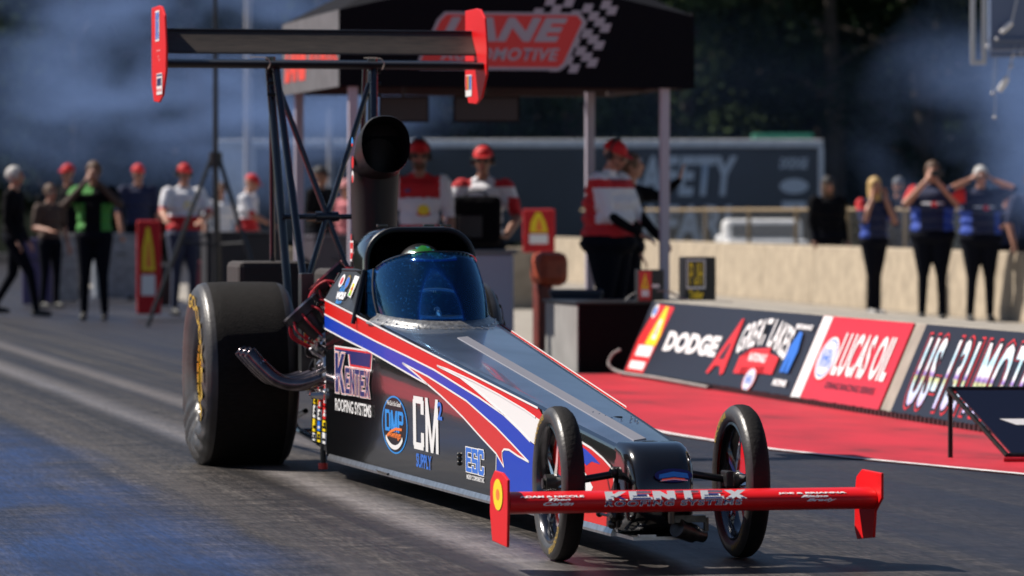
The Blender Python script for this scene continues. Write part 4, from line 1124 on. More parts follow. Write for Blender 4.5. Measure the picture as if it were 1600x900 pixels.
for x, z in ((-7.3, 2.1), (-7.25, 2.07), (-7.2, 2.1), (-7.25, 2.1), (-7.22, 2.05)): A.ell(x, z, .008, .006, M_white, 8, off=.003)
A.done('sponsor_decal', eL)
A = Art(lambda x, z, off: Vector((.8355 - off, x, z)))
A.poly([(7.36, 1.875), (7.52, 1.875), (7.52, 1.99), (7.36, 1.99)], M_white); A.poly([(7.37, 1.91), (7.42, 1.91), (7.42, 1.985), (7.37, 1.985)], M_lblue); A.poly([(7.46, 1.91), (7.51, 1.91), (7.51, 1.985), (7.46, 1.985)], M_redv); A.poly([(7.42, 1.91), (7.46, 1.91), (7.46, 1.985), (7.42, 1.985)], M_goldv)
A.done('sponsor_decal', eR)
bm = nb(); both(lambda s_: tube(bm, curve([(s_ * .3 - .10, 7.06, 2.062), (s_ * .3 - .02, 7.03, 2.058), (s_ * .3, 7.02, 2.03), (s_ * .3 - .01, 7.03, 2.0)], 5), .0028, 6)); obj('wing_cable', bm, mat('pale_cord', (.4, .36, .3), .7), car)
# ---- front wing
fw = [(v, z) for v, z in foil(-.56, .243, .27, R(4), .28, camber=.02)]
fo = wing('front_wing', .662, fw, M_redwing, car)
for v_ in fo.data.vertices: v_.co.x += .027
for s_ in (-1, 1):
    bm = nb(); u = -.637 if s_ < 0 else .691
    out = [(-.60, .34), (-.36, .34), (-.29, .31), (-.27, .25), (-.27, .12), (-.30, .085), (-.50, .105), (-.52, .2), (-.60, .25)]
    if s_ < 0: out = [(-.56, .33), (-.47, .35), (-.34, .35), (-.27, .31), (-.26, .20), (-.30, .10), (-.55, .095), (-.56, .22)]
    prism(bm, [(u, v, z) for v, z in out], (s_ * .010, 0, 0)); e_ = obj('wing_endplate', bm, M_redwing, car, bevel=.003)
    if s_ < 0:
        A = Art(lambda x, z, off: Vector((-.6475 - off, x, z))); A.ell(-.41, .27, .08, .055, M_yellow); A.ell(-.41, .27, .03, .02, M_orange); A.done('sponsor_decal', e_)
# front face of the wing: wrap
fb_bm = nb(); fb_bm.from_mesh(fo.data); fb = BVHTree.FromBMesh(fb_bm)
def wf(x, z, off):
    h = fb.ray_cast(Vector((x, -2, z)), Vector((0, 1, 0)))
    if h[0] is None: return Vector((x, -.53 - off, z))
    return h[0] + Vector((0, -1, .25)).normalized() * (off + .0005)
A = Art(wf)
A.block('KENTEX', (-.29, .21, .257, .281), M_white, .2, .16, .007, .0026, gap=.22, off=.0015); A.block('KENTEX', (-.29, .21, .257, .281), M_navy, .2, .17, gap=.22, off=.0025)
A.text('ROOFING SYSTEMS', (-.30, .195, .232, .252), M_white, bold=.05, shear=.1, off=.0015, space=1.2); A.text('ROOFING SYSTEMS', (-.296, .191, .2335, .2505), M_navy, bold=.0, shear=.1, off=.0025, space=1.2)
A.text('ADAM & NICOLE', (-.60, -.37, .266, .272), M_white, bold=.05, off=.002); A.text('Theo', (-.50, -.42, .254, .263), M_white, bold=.04, shear=.4, off=.002); A.text('Calvin', (-.52, -.41, .238, .251), M_white, bold=.04, shear=.4, off=.002)
A.text('JOE & BRIANNA', (.33, .58, .266, .272), M_white, bold=.05, off=.002); A.text('Blaine', (.41, .51, .254, .263), M_white, bold=.04, shear=.4, off=.002); A.text('Brady', (.43, .54, .238, .251), M_white, bold=.04, shear=.4, off=.002)
A.done('sponsor_decal', fo)
bm = nb(); both(lambda s_: tube(bm, [(s_ * .08, -.15, .2), (s_ * .08, -.42, .245)], .012, 8)); obj('front_wing_mount', bm, M_dark, car)

# =================================================================== PEOPLE
def ico(bm, c, r, rot=None, sub=2):
    M = Matrix.Translation(c) @ (rot.to_4x4() if rot else Matrix.Identity(4)) @ Matrix.Diagonal((r[0], r[1], r[2], 1))
    bmesh.ops.create_icosphere(bm, subdivisions=sub, radius=1, matrix=M)
def capsule(bm, a, b_, ra, rb):
    a, b_ = Vector(a), Vector(b_); d = (b_ - a); L_ = max(d.length, 1e-4); d = d / L_
    pts = [a - d * ra * .98, a - d * ra * .7, a, b_, b_ + d * rb * .7, b_ + d * rb * .98]
    tube(bm, pts, [ra * .2, ra * .71, ra, rb, rb * .71, rb * .2], 12)
GROUPP = 'people standing around the starting line'
FAT = 1.18
def person(x, y, rz, label, pose=None, top=None, h=1.76, skin=None, pants=None, shoe=None, hair=None, hairlen=0, cap=None, headset=False, glasses=True, fat=1.0, head_turn=0, head_tilt=0, group=GROUPP, beard=None, z=0.0, build_legs=True, voxel=.0125, lean=0.0):
    sc = h / 1.76; fat = fat * FAT
    skin = skin or M_skin; pants = pants or M_pants; shoe = shoe or M_shoe
    P = dict(sl=(-.19, 0, 1.42), sr=(.19, 0, 1.42), el=(-.25, .02, 1.14), er=(.25, .02, 1.14), wl=(-.24, -.10, .90), wr=(.24, -.10, .90),
             hl=(-.09, 0, .92), hr=(.09, 0, .92), kl=(-.10, -.02, .50), kr=(.10, -.02, .50), al=(-.115, .02, .09), ar=(.115, .02, .09),
             hdl=None, hdr=None)
    if pose: P.update(pose)
    P = {k: (Vector(v) if v is not None else None) for k, v in P.items()}
    prims = []   # (kind, a, b, ra, rb, zone)
    def cp(a, b_, ra, rb, zone): prims.append((Vector(a), Vector(b_), ra, rb, zone))
    bm = nb()
    def C(a, b_, ra, rb, zone): capsule(bm, a, b_, ra, rb); cp(a, b_, ra, rb, zone)
    # torso
    for zc, rx, ry, zn in ((1.36, .165, .10, 'shirt'), (1.26, .165, .118, 'shirt'), (1.14, .15, .115, 'shirt'), (1.02, .155, .12, 'shirt'), (.94, .165, .125, 'pants')):
        ico(bm, (0, .005, zc), (rx * fat, ry * fat * (1.08 if fat > 1.2 and zc < 1.2 else 1), .115)); prims.append((Vector((-rx * .55 * fat, 0, zc)), Vector((rx * .55 * fat, 0, zc)), ry * fat, ry * fat, zn))
    C((0, .01, 1.44), (0, -.005, 1.53), .06, .054, 'skin')
    C((-.15, .01, 1.41), (-.04, .01, 1.46), .055, .055, 'shirt'); C((.15, .01, 1.41), (.04, .01, 1.46), .055, .055, 'shirt')
    for s_, S_, E_, W_ in ((-1, 'sl', 'el', 'wl'), (1, 'sr', 'er', 'wr')):
        C(P[S_], P[S_].lerp(P[E_], .65), .072 * (1 + (fat - 1) * .5), .066, 'shirt')
        C(P[S_].lerp(P[E_], .65), P[E_], .056, .048, 'sleeve'); C(P[E_], P[W_], .048, .031, 'fore')
        # hand
        d = (P[W_] - P[E_]).normalized()
        hd = P['hdl' if s_ < 0 else 'hdr'] or d
        hd = hd.normalized(); side_ = hd.cross(Vector((0, 0, 1)));
        if side_.length < .2: side_ = Vector((0, 1, 0))
        side_.normalize(); pn = side_.cross(hd).normalized()
        p0 = P[W_]; 
        for k in (-.022, -.007, .008, .022): C(p0 + side_ * k * .5, p0 + hd * .085 + side_ * k, .015, .013, 'skin')
        for k, ln in ((-.030, .058), (-.010, .074), (.010, .070), (.029, .056)):
            a_ = p0 + hd * .088 + side_ * k; b_ = a_ + hd * ln * .55 + pn * .006 + side_ * k * .1; c_ = b_ + (hd * .75 - pn * .6).normalized() * ln * .5
            C(a_, b_, .0095, .009, 'skin'); C(b_, c_, .009, .008, 'skin')
        t0 = p0 + hd * .03 - side_ * .022 * s_; t1 = t0 + (hd * .7 - side_ * s_ * .7).normalized() * .042; C(t0, t1, .013, .011, 'skin'); C(t1, t1 + (hd * .9 - side_ * s_ * .2).normalized() * .032, .011, .009, 'skin')
    if build_legs:
        for H2, K2, A2 in (('hl', 'kl', 'al'), ('hr', 'kr', 'ar')):
            C(P[H2], P[K2], .092 * fat, .062, 'pants'); C(P[K2], P[A2], .060, .045, 'pants')
            a_ = P[A2]; f_ = Vector((a_.x * .25, -1, 0)).normalized()
            C(a_ + Vector((0, .03, -.045)), a_ + f_ * .10 + Vector((0, 0, -.048)), .040, .040, 'shoe'); C(a_ + f_ * .09 + Vector((0, 0, -.05)), a_ + f_ * .17 + Vector((0, 0, -.058)), .042, .030, 'shoe')
    # head
    RH = Euler((R(head_tilt), 0, R(head_turn))).to_matrix(); hc = Vector((0, -.015, 1.64)); nk = Vector((0, 0, 1.53))
    def Hd(p): return nk + RH @ (Vector(p) + hc - nk)
    def hico(c, r, zone='skin'):
        ico(bm, Hd(c), r, RH); prims.append((Hd(c), Hd(c) + Vector((0, 0, .001)), sum(r) / 3, sum(r) / 3, zone))
    hico((0, .012, .03), (.074, .094, .088)); hico((0, -.022, -.035), (.058, .066, .072)); hico((0, -.055, -.075), (.03, .03, .024))
    hico((0, -.098, -.012), (.013, .018, .022)); hico((0, -.085, .022), (.05, .015, .012)); hico((0, -.084, -.048), (.024, .010, .006), 'lip')
    hico((0, -.084, -.058), (.020, .010, .006), 'lip')
    for s_ in (-1, 1): hico((s_ * .077, .008, -.008), (.008, .018, .03)); hico((s_ * .030, -.060, -.02), (.022, .026, .024))
    me = bpy.data.meshes.new('body'); bm.to_mesh(me); bm.free()
    tmp = bpy.data.objects.new('tmp', me); COL.objects.link(tmp)
    rm = tmp.modifiers.new('r', 'REMESH'); rm.mode = 'VOXEL'; rm.voxel_size = voxel; rm.use_smooth_shade = True
    sm = tmp.modifiers.new('s', 'SMOOTH'); sm.factor = .5; sm.iterations = 3
    dg = bpy.context.evaluated_depsgraph_get(); dg.update()
    out = bpy.data.meshes.new_from_object(tmp.evaluated_get(dg)); out.name = 'body'
    bpy.data.objects.remove(tmp); bpy.data.meshes.remove(me)
    # zones
    nf = len(out.polygons); ctr = np.empty(nf * 3); out.polygons.foreach_get('center', ctr); ctr = ctr.reshape(-1, 3)
    best = np.full(nf, 1e9); zi = np.zeros(nf, int); zones = ['skin', 'shirt', 'sleeve', 'fore', 'pants', 'shoe', 'lip']
    for a_, b_, ra, rb, zn in prims:
        a2 = np.array(a_); b2_ = np.array(b_); d = b2_ - a2; L2 = max(d @ d, 1e-9); t = np.clip(((ctr - a2) @ d) / L2, 0, 1)
        dist = np.linalg.norm(ctr - (a2 + t[:, None] * d), axis=1) - (ra + (rb - ra) * t)
        if zn == 'lip': dist = dist - .0
        k_ = dist < best; best[k_] = dist[k_]; zi[k_] = zones.index(zn)
    mats_ = []; idx = np.zeros(nf, int)
    def mid(m):
        if m not in mats_: mats_.append(m)
        return mats_.index(m)
    top = top or (lambda z_, x_, c_: M_shirt_k)
    for i in range(nf):
        zn = zones[zi[i]]; c_ = ctr[i]
        if zn == 'skin': m_ = skin
        elif zn == 'lip': m_ = M_lip
        elif zn == 'pants': m_ = pants
        elif zn == 'shoe': m_ = shoe
        else: m_ = top(zn, c_) or skin
        idx[i] = mid(m_)
    for m_ in mats_: out.materials.append(m_)
    out.polygons.foreach_set('material_index', idx.astype(np.int32)); out.polygons.foreach_set('use_smooth', [True] * nf)
    e = empty('person', (x, y, z), rz, label, 'person', group); e.scale = (sc, sc, sc)
    if lean: e.rotation_euler = (lean, 0, rz)
    link('body', out, e)
    Mh = Matrix.Translation(nk) @ RH.to_4x4() @ Matrix.Translation(hc - nk)
    def part(name, bm_, m_, smooth=True):
        bmesh.ops.transform(bm_, matrix=Mh, verts=bm_.verts); return obj(name, bm_, m_, e, smooth=smooth, angle=60)
    if hair:
        b_ = nb(); bmesh.ops.create_icosphere(b_, subdivisions=4, radius=1, matrix=Matrix.Diagonal((.084, .104, .098, 1)) )
        for v_ in b_.verts:
            v_.co += Vector((0, .016, .034)); nn_ = math.sin(v_.co.x * 90) * math.cos(v_.co.y * 70 + v_.co.z * 60) * .004; v_.co += v_.co.normalized() * nn_
            if v_.co.y < -.062 and v_.co.z < .065: v_.co.y = -.05; v_.co.x *= .93
            if hairlen and v_.co.z < .0 and v_.co.y > -.04: v_.co.z = v_.co.z * (1 + hairlen * 9) - .02 * hairlen; v_.co.x *= 1.12
        part('hair', b_, hair)
    if beard:
        b_ = nb(); bmesh.ops.create_icosphere(b_, subdivisions=3, radius=1, matrix=Matrix.Translation((0, -.035, -.07)) @ Matrix.Diagonal((.06, .062, .045, 1)))
        part('beard', b_, beard)
    if cap:
        b_ = nb(); r_ = bmesh.ops.create_icosphere(b_, subdivisions=3, radius=1, matrix=Matrix.Translation((0, .012, .045)) @ Matrix.Diagonal((.086, .106, .09, 1)))
        bmesh.ops.bisect_plane(b_, geom=b_.verts[:] + b_.edges[:] + b_.faces[:], plane_co=(0, 0, .042), plane_no=(0, .12, -1), clear_outer=True)
        if cap[1]:
            pts = [Vector((.078 * math.cos(R(a)), -.04 - (.128) * math.sin(R(a)) * .9, .045 - .02 * math.sin(R(a)))) for a in range(0, 181, 15)]
            prism(b_, pts, (0, 0, .006))
        part('cap', b_, cap[0])
    if headset:
        b_ = nb(); tube(b_, [Vector((.094 * math.cos(R(a)), .01, .03 + .112 * math.sin(R(a)))) for a in range(0, 181, 15)], .009, 8)
        for s_ in (-1, 1): tube(b_, [(s_ * .072, .01, 0), (s_ * .105, .01, 0)], [.035, .03], 16)
        tube(b_, curve([(-.09, 0, -.01), (-.075, -.07, -.05), (-.03, -.11, -.055)], 4), .004, 6)
        part('headset', b_, M_dark)
    if glasses:
        b_ = nb()
        for s_ in (-1, 1): bmesh.ops.create_icosphere(b_, subdivisions=2, radius=1, matrix=Matrix.Translation((s_ * .032, -.092, .002)) @ Matrix.Diagonal((.027, .008, .018, 1))); tube(b_, [(s_ * .058, -.085, .005), (s_ * .078, .01, .005)], .003, 6)
        tube(b_, [(-.02, -.095, .006), (.02, -.095, .006)], .003, 6); part('sunglasses', b_, M_dark)
    else:
        b_ = nb()
        for s_ in (-1, 1): bmesh.ops.create_icosphere(b_, subdivisions=1, radius=1, matrix=Matrix.Translation((s_ * .030, -.083, .0)) @ Matrix.Diagonal((.011, .004, .005, 1)))
        part('eyes', b_, M_eye)
    return e
def shirt_plain(m, long_=False, sl=None):
    return lambda zn, c: m if zn == 'shirt' else (sl or m) if zn == 'sleeve' else ((sl or m) if long_ else None)
def shirt_crew(zn, c):
    if zn == 'fore': return None
    if zn == 'sleeve': return M_shirt_w
    if abs(c[0]) > .165: return M_shirt_w
    if c[2] > 1.30 or c[2] < 1.08: return M_shirt_r
    return M_shirt_w
def shirt_crew2(zn, c):
    if zn == 'fore': return None
    if zn == 'sleeve': return M_shirt_r
    return M_shirt_w if c[2] > 1.16 else M_shirt_r
def shirt_navy(zn, c):
    if zn == 'fore': return None
    if c[0] < -.19 and zn == 'shirt' and c[2] > 1.34: return M_shirt_r
    if abs(c[0]) > .13 and c[2] < 1.25 and zn == 'shirt': return M_shirt_bl
    return M_shirt_n
PX = lambda px, D: (px - 800) / 6800 * D
cam_face = dict(hdl=(.15, -.1, 1), hdr=(-.15, -.1, 1))
# holding something to the face
face = dict(el=(-.30, -.16, 1.28), er=(.30, -.16, 1.28), wl=(-.07, -.25, 1.53), wr=(.07, -.25, 1.53), hdl=(.35, .2, .9), hdr=(-.35, .2, .9))
ears = dict(el=(-.36, -.10, 1.50), er=(.36, -.10, 1.50), wl=(-.15, -.03, 1.60), wr=(.15, -.03, 1.60), hdl=(.6, .05, .5), hdr=(-.6, .05, .5))
cheek = dict(el=(-.24, -.15, 1.18), er=(.22, -.17, 1.16), wl=(-.10, -.12, 1.48), wr=(.10, -.12, 1.48), hdl=(.1, .1, 1), hdr=(-.1, .1, 1))
# left side of the picture
person(PX(22, 52), 52, R(80), 'person in black with short grey hair walking at the left edge', dict(kl=(-.1, -.22, .52), al=(-.11, -.30, .1), kr=(.1, .05, .5), ar=(.11, .28, .13)), shirt_plain(M_shirt_k, True), 1.80, hair=M_grey, glasses=False)
person(PX(147, 50.5), 50.5, R(0), 'person in green and black top raising both hands to the face', face, lambda zn, c: (M_shirt_b if zn in ('sleeve', 'fore') else (M_shirt_g if abs(c[0]) > .09 and c[2] < 1.3 else (M_shirt_g if c[2] > 1.40 and c[0] < 0 else M_shirt_k))), 1.84, hair=M_brown, fat=1.15, glasses=False, skin=M_skin2)
person(PX(287, 53), 53, R(25), 'person in red cap, headset and red and white shirt behind the red fuel sign', dict(el=(-.30, -.10, 1.2), wl=(-.34, -.33, 1.12), er=(.28, -.1, 1.18), wr=(.1, -.3, 1.1)), shirt_crew2, 1.84, pants=M_jeans, cap=(M_capr, True), headset=True, fat=1.15)
person(PX(388, 60), 60, R(75), 'stooping person in red cap and red and white shirt behind the dark crate', dict(el=(-.25, -.15, 1.2), wl=(-.2, -.35, 1.1)), shirt_crew2, 1.78, cap=(M_capr, True), head_tilt=20, glasses=False)
person(PX(107, 62), 62, R(-30), 'person in bright red cap standing far left behind the green-topped person', None, shirt_plain(M_shirt_k), 1.93, cap=(M_capr, True))
person(PX(216, 62), 62, R(15), 'person in red cap and dark shirt behind the tall red upright sign', None, shirt_plain(M_shirt_n), 1.93, cap=(M_capr, True))
person(PX(78, 57), 57, R(40), 'person in brown top beside the pale grey bin at far left', dict(wl=(-.2, -.3, 1.1)), shirt_plain(M_shirt_b), 1.62, hair=M_brown)
person(PX(345, 66), 66, R(0), 'person in pale shirt half hidden behind the black tripod mast', None, shirt_plain(M_shirt_w), 1.7, hair=M_brown)
person(PX(500, 58), 58, R(60), 'person in black cap and black shirt behind the rear wing struts', dict(wl=(-.2, -.3, 1.1)), shirt_plain(M_shirt_k), 1.86, cap=(M_capk, True), fat=1.15, skin=M_skin2)
person(PX(541, 60), 60, R(-20), 'person in pink shirt beside the black scoop of the dragster', None, shirt_plain(M_shirt_p), 1.70, cap=(mat('pink_cap', (.6, .25, .25), .8), True))
person(PX(655, 38), 38, R(4), 'bearded person in dark visor and red shirt with white chest band under the tent', dict(wl=(-.26, -.04, .88), wr=(.26, -.04, .88)), shirt_crew, 1.87, skin=M_skin2, cap=(M_capr, True), hair=M_brown, headset=True, beard=M_brown)
p_h = person(PX(755, 39), 39, R(-4), 'person in bright red cap holding a black case against the chest under the tent', dict(el=(-.30, -.05, 1.16), er=(.30, -.05, 1.16), wl=(-.22, -.30, 1.00), wr=(.22, -.30, 1.00), hdl=(.5, -.4, 0), hdr=(-.5, -.4, 0)), lambda zn, c: None if zn == 'fore' else (M_shirt_r if abs(c[0]) > .22 and c[2] < 1.33 or (abs(c[0]) > .1 and c[2] > 1.42) else M_shirt_w), 1.84, cap=(M_capr, True), headset=True, skin=M_skin2)
person(PX(952, 36.5), 36.5, R(62), 'person in red and white shirt bending over the black equipment box', dict(el=(-.24, -.12, 1.16), wl=(-.15, -.34, 1.02), er=(.25, -.14, 1.17), wr=(.18, -.36, .98)), lambda zn, c: (M_shirt_k if zn == 'fore' else (M_shirt_w if (zn == 'sleeve' or (1.10 < c[2] < 1.38 and c[1] < .0) or c[2] > 1.45) else M_shirt_r)), 1.86, cap=(M_capr, True), headset=True, fat=1.45, head_tilt=18, lean=R(0))
person(PX(985, 38), 38.2, R(85), 'person in black shirt reaching an arm out to the tent post', dict(er=(.26, -.25, 1.38), wr=(.15, -.42, 1.52), hdr=(0, -.3, 1)), shirt_plain(M_shirt_k, True), 1.78, hair=M_brown, glasses=False)
# right side
person(PX(1293, 59.5), 59.5, R(20), 'long-haired person in black with dark cap standing behind the cream wall', None, shirt_plain(M_shirt_k, True), 1.74, hair=M_brown, hairlen=.6, cap=(M_capk, True), fat=1.3)
person(PX(1366, 53.0), 53.0, R(25), 'blonde person in navy shirt holding both hands to the cheeks', dict(cheek, hl=(-.07, 0, .92), hr=(.07, 0, .92), kl=(-.05, -.02, .5), kr=(.05, .02, .5), al=(-.04, .05, .09), ar=(.05, .0, .09)), shirt_navy, 1.68, hair=M_blond, hairlen=.8, glasses=False, fat=1.08, shoe=M_shoe_w)
person(PX(1404, 58.5), 58.5, R(-10), 'bearded person in grey beanie behind the cream wall', None, shirt_plain(M_shirt_k), 1.72, cap=(M_capg, False), beard=M_brown)
person(PX(1457, 50.3), 50.3, R(-8), 'heavy person in navy polo holding a phone up to the face', face, shirt_navy, 1.84, hair=M_brown, hairlen=.15, fat=1.42, glasses=False)
person(PX(1532, 49.7), 49.7, R(6), 'white-haired person in navy shirt with fingers in both ears', ears, shirt_navy, 1.78, hair=M_grey, fat=1.36)
person(PX(1574, 52.0), 52.0, R(-5), 'slim dark-clothed person half hidden behind the white-haired one', dict(wl=(-.1, -.2, 1.2), el=(-.22, -.1, 1.1)), shirt_navy, 1.55, hair=M_brown, fat=.9)
person(PX(1612, 50.0), 50.0, R(0), 'person in blue shirt cut off by the right edge of the photo', dict(el=(-.27, -.02, 1.15), wl=(-.22, -.12, .9)), shirt_plain(M_shirt_n), 1.72, hair=M_brown)
def badge(e, shapes):
    b_ = [c for c in bpy.data.objects if c.parent == e and c.name.startswith('body')][0]
    t_ = nb(); t_.from_mesh(b_.data); T_ = BVHTree.FromBMesh(t_)
    def f_(x, z, off):
        h_ = T_.ray_cast(Vector((x, -1.0, z)), Vector((0, 1, 0)))
        return (h_[0] if h_[0] is not None else Vector((x, -.1, z))) + Vector((0, -off - .004, 0))
    for k_, (m_, x, z, rx, rz) in enumerate(shapes):
        A = Art(f_); A.ell(x, z, rx, rz, m_, 14, off=.002 + .0015 * k_); A.done('shirt_badge', e)
    t_.free()
for o_ in [o for o in COL.objects if o.get('label') and o.name.startswith('person')]:
    L_ = o_['label']
    if 'bearded person in dark visor' in L_: badge(o_, [(M_yellow, .03, 1.20, .05, .045), (M_redv, .03, 1.17, .06, .02), (M_navy, -.1, 1.36, .025, .015)])
    if 'heavy person' in L_ or 'white-haired person' in L_: badge(o_, [(M_shirt_w, -.05, 1.30, .07, .012), (M_redv, .03, 1.29, .04, .03), (M_shirt_w, .09, 1.30, .05, .012)])
    if 'headset and red and white' in L_: badge(o_, [(M_yellow, .0, 1.28, .05, .04)])
# phone held by the heavy one, case held at the tent
bm = nb(); box(bm, (0, 0, 0), (.14, .012, .075)); o = obj('phone', bm, M_dark, bevel=.004); o.location = (PX(1460, 50.3), 50.3 - .33, 1.70); tag(o, 'dark phone held in front of the face of the heavy navy-shirted person', 'phone')
cs = empty('camera_case', (PX(745, 39), 39 - .36, .96), R(-4), 'black padded case held against the chest under the tent', 'case')
bm = nb(); box(bm, (0, 0, .22), (.44, .16, .44)); obj('case_body', bm, M_shirt_k, cs, bevel=.05)
bm = nb(); box(bm, (-.05, -.085, .17), (.22, .02, .2)); obj('pocket', bm, M_dark, cs, bevel=.01)
bm = nb(); tube(bm, curve([(-.1, -.02, .43), (-.06, -.03, .48), (.06, -.03, .48), (.1, -.02, .43)]), .01, 8); obj('handle', bm, M_dark, cs)

# driver
def drv_top(zn, c): return M_shirt_k
dr = person(0, 0, 0, 'helmeted driver in black and green helmet sitting in the dragster cockpit', dict(el=(-.19, -.2, 1.17), er=(.19, -.2, 1.17), wl=(-.11, -.47, 1.24), wr=(.11, -.47, 1.24), kl=(-.10, -.38, .98), kr=(.10, -.38, .98), al=(-.08, -.8, .86), ar=(.08, -.8, .86), hl=(-.08, -.05, .92), hr=(.08, -.05, .92)), lambda zn, c: M_shirt_k, 1.74, glasses=False, group=None, skin=M_skin2, pants=M_shirt_k)
del_g = dr.pop('group', None) if hasattr(dr, 'pop') else None
dr.location = T(-.01, 4.40, -.665); dr.rotation_euler = (0, 0, TH)
hc = Vector((0, -.01, 1.655))
bm = nb(); ico(bm, hc, (.125, .15, .145), sub=4)
for v_ in bm.verts:
    p = v_.co - hc
    if p.y < -.06 and p.z < -.02: v_.co.y -= .03 * min(1, (-p.z - .02) / .05)
ms = [M_blackv, mat('helmet_green', (.012, .15, .012), .4, 0, 0), mat('helmet_teal', (.02, .2, .22), .4, 0, 0)]
for f in bm.faces:
    p = f.calc_center_median() - hc; s_ = p.z + .3 * abs(p.x - .02) 
    k = math.sin((p.z * 1.6 + abs(p.x) * .9 + p.y * .3) * 46)
    if p.z > .05 and k > .1: f.material_index = 1
    elif p.z > .05 and k > -.15: f.material_index = 2
    elif p.z < -.055 and k > .0: f.material_index = 1
obj('helmet', bm, ms, dr, smooth=True)
bm = nb(); ico(bm, hc + Vector((0, -.012, .0)), (.118, .148, .06), sub=3); obj('visor', bm, mat('smoky_visor', (.05, .03, .05), .08, 0, 1), dr, smooth=True)

# =================================================================== TENT
K_ = 1.044
tent = empty('canopy_tent', (-1.35 * K_, 34.0 * K_, 0), TH, 'black pop-up canopy tent with LANE AUTOMOTIVE sign behind the dragster', 'tent')
Wt, Dt = 2.86 * K_, 2.95
Z_ = lambda z: 1.26 + (z - 1.26) * K_
zb, zt_, zp = Z_(2.24), Z_(2.84), Z_(3.12)
M_under = mat('canopy_underside', (.05, .03, .03), .8)
ma = nb()
pk = Wt / 2
# front valance + gable
def flap(bm, pts, d): prism(bm, pts, d)
bm = nb(); prism(bm, [(0, 0, zb), (Wt, 0, zb), (Wt, 0, zt_ - .03), (Wt * .78, 0, zt_ + .12), (Wt * .5, 0, zp - .02), (Wt * .15, 0, zt_ + .10), (0, 0, zt_)], (0, .01, 0)); obj('front_valance', bm, M_canvas, tent)
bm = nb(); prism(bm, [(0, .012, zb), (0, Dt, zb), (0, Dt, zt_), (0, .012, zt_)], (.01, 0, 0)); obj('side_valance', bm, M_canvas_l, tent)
bm = nb(); prism(bm, [(Wt, .012, zb), (Wt, Dt, zb), (Wt, Dt, zt_), (Wt, .012, zt_)], (-.01, 0, 0)); obj('side_valance', bm, M_canvas, tent)
bm = nb(); prism(bm, [(.0, Dt, zb + .3), (Wt, Dt, zb + .3), (Wt, Dt, zt_), (Wt / 2, Dt, zp), (0, Dt, zt_)], (0, .01, 0)); obj('back_valance', bm, M_canvas, tent)
bm = nb()
top_ = [(Wt * .5, Dt * .5, zp + .5)]
cs_ = [(0, .005, zt_), (Wt * .15, .005, zt_ + .10), (Wt * .5, .005, zp - .02), (Wt * .78, .005, zt_ + .12), (Wt, .005, zt_ - .03), (Wt, Dt, zt_), (Wt * .5, Dt, zp), (0, Dt, zt_)]
c_ = bm.verts.new(top_[0]); r_ = [bm.verts.new(p) for p in cs_]
for k in range(len(r_)): bm.faces.new((c_, r_[k], r_[(k + 1) % len(r_)]))
obj('roof', bm, M_canvas, tent)
bm = nb()
for a, b_ in (((.05, .05), (Wt - .05, .05)), ((.05, Dt - .05), (Wt - .05, Dt - .05)), ((.05, .05), (.05, Dt - .05)), ((Wt - .05, .05), (Wt - .05, Dt - .05)), ((.05, Dt / 2), (Wt - .05, Dt / 2))):
    tube(bm, [(a[0], a[1], zb + .03), (b_[0], b_[1], zb + .03)], .025, 8)
obj('roof_frame', bm, M_under, tent)
for x, y in ((.13, .1), (Wt - .23, .1), (.13, Dt - .1), (Wt - .23, Dt - .1)):
    bm = nb(); bx(bm, x - .037, x + .037, y - .037, y + .037, 0, zb + .3); obj('post', bm, M_post, tent, bevel=.006)
A = Art(lambda x, z, off: Vector((x * K_, -off - .001, Z_(z))))
def rr2(x0, x1, z0, z1, sh, r=.05):
    return [(x0 + sh * 0 + r * .3, z0), (x1 - r, z0), (x1 - r * .2, z0 + r * .6), (x1 + sh - r * .2, z1 - r), (x1 + sh - r, z1), (x0 + sh + r, z1), (x0 + sh, z1 - r), (x0, z0 + r)]
# chequered flag behind
cx0, cz0, s_ = 1.38, 2.38, .075
for i in range(9):
    for j in range(8):
        x = cx0 + i * s_ + j * s_ * .35; z = cz0 + j * s_ * .92 + .03 * math.sin(i * .9)
        if z + s_ > 3.07 + (.0 if x < 1.5 else -(x - 1.5) * .18): continue
        if (i + j) % 2 == 0: A.poly([(x, z), (x + s_, z), (x + s_ * 1.35, z + s_ * .92), (x + s_ * .35, z + s_ * .92)], mat('pale_grey_print', (.38, .37, .42), .7), off=.003)
A.poly(rr2(.62, 1.83, 2.375, 2.83, .16, .06), mat('pale_grey_print', (0, 0, 0)), off=.006); A.poly(rr2(.65, 1.80, 2.40, 2.81, .155, .05), M_redv, off=.008)
A.text('LANE', (.80, 1.83, 2.60, 2.79), mat('pale_grey_print', (0, 0, 0)), space=1.1, bold=.05, shear=.35, off=.010); A.text('AUTOMOTIVE', (.80, 1.76, 2.45, 2.55), mat('pale_grey_print', (0, 0, 0)), space=1.1, bold=.03, shear=.3, off=.010)
A.done('sign_print', tent)
A = Art(lambda x, z, off: Vector((-off - .001, -x, Z_(z))))
mo = mat('faded_red_print', (.7, .05, .03), .6)
A.text('LANE', (-2.8, -1.6, 2.34, 2.66), mo, bold=.08, shear=.3, off=.003); A.text('AUTOMOTIVE', (-1.5, -.05, 2.42, 2.62), mo, bold=.05, shear=.2, off=.003)
A.done('sign_print', tent)
